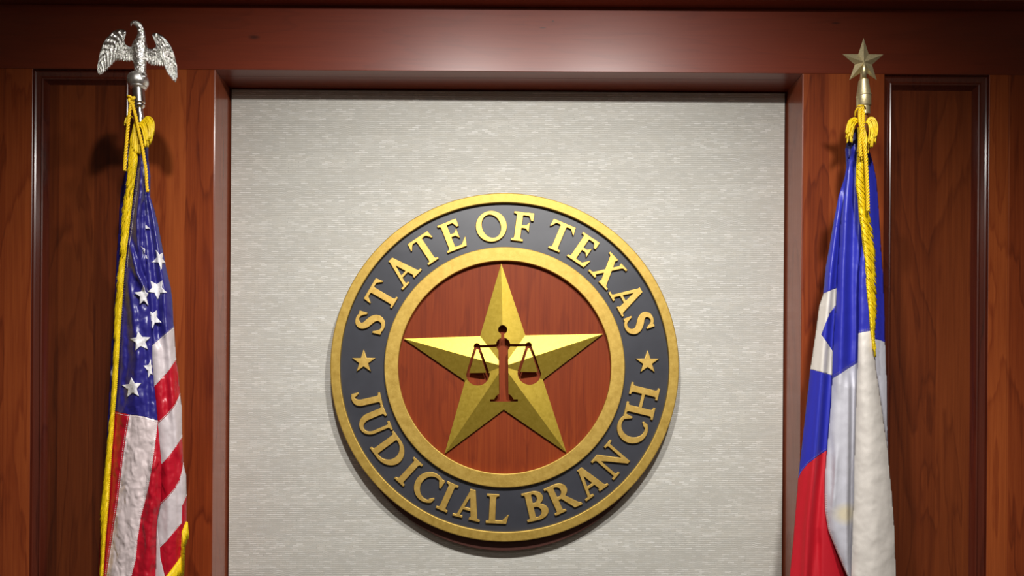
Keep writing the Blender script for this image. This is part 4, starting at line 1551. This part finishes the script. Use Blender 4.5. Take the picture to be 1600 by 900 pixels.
tube(bm, catmull([P(1341, 168, YT - 0.022), P(1337, 174, YT - 0.018), P(1336, 182, YT - 0.012)], 5), 0.0018, sides=8)
tube(bm, catmull([P(1338, 169, YT - 0.005), P(1340, 166, YT - 0.02), P(1345, 165, YT - 0.026), P(1350, 166, YT - 0.02), P(1352, 170, YT - 0.005)], 5), 0.0016, sides=8)
from_bm('cord_loop', bm, M['cord'], cordR, smooth=True)

# pole and star finial
pt = (YTP - CAM_Y) / F_PX
fin = lambda x, y, d=0.0: P(1300 + x / 4.5, 50 + y / 4.5, YTP + d)
a_top, a_bot = P(1349, 125.5, YTP), P(1350, 180, YTP)
ax = (a_top - a_bot).normalized()
foot = Vector((P(1352, 900, YTP).x, YTP, 0.0))
ax2 = (a_bot - foot).normalized()
poleR = empty('flagpole', (foot.x, foot.y, 0), 'flagpole topped by a five-pointed brass star, right of the round seal', 'flagpole')
bm = bmesh.new()
lathe(bm, foot + ax2 * 0.03, ax2, [(5.5 * pt, 0), (5.5 * pt, (a_bot - foot).length - 0.025)], 24)
from_bm('pole', bm, M['oakpole'], poleR)
Lh = lambda py: (P(1349.5, py, YTP) - a_bot).dot(ax)
bm = bmesh.new()
lathe(bm, a_bot, ax, [(8.6 * pt, Lh(180)), (8.8 * pt, Lh(168)), (9.6 * pt, Lh(167.5)), (10.6 * pt, Lh(166)), (10.6 * pt, Lh(151.5)), (11.2 * pt, Lh(150.8)), (10.9 * pt, Lh(149.5)),
                      (9.8 * pt, Lh(144)), (7.4 * pt, Lh(127.5)), (7.2 * pt, Lh(126)), (5.2 * pt, Lh(125)), (4.2 * pt, Lh(115)), (3.9 * pt, Lh(100))], 40)
from_bm('ferrule', bm, M['brass'], poleR, smooth=True)
bm = bmesh.new()
lathe(bm, foot, Vector((0, 0, 1)), [(0.09, 0), (0.16, 0.004), (0.158, 0.015), (0.06, 0.03), (0.02, 0.05), (0.017, 0.11)], 48)
from_bm('base', bm, M['brass'], poleR, smooth=True)
bm = bmesh.new()
tp = [(222, 42), (362, 158), (314, 338), (122, 338), (72, 155)]
ct = (224, 212)
ol = []
for i in range(5):
    a, b = tp[i], tp[(i + 1) % 5]
    ol += [a, (ct[0] + ((a[0] + b[0]) / 2 - ct[0]) * 0.50, ct[1] + ((a[1] + b[1]) / 2 - ct[1]) * 0.50)]
ev = [bm.verts.new(fin(x, y, 0.0)) for x, y in ol]
cf = bm.verts.new(fin(ct[0], ct[1], -0.011))
cb2 = bm.verts.new(fin(ct[0], ct[1], 0.011))
for i in range(10):
    bm.faces.new((ev[i], ev[(i + 1) % 10], cf))
    bm.faces.new((ev[(i + 1) % 10], ev[i], cb2))
bmesh.ops.recalc_face_normals(bm, faces=list(bm.faces))
from_bm('star_finial', bm, M['brass'], poleR)
bm = bmesh.new()
tube(bm, [fin(222, 335, -0.003), fin(224, 270, -0.007), fin(226, 215, -0.0105)], [4.2 * pt, 3.6 * pt, 1.2 * pt], sides=14)
from_bm('star_neck', bm, M['brass'], poleR, smooth=True)
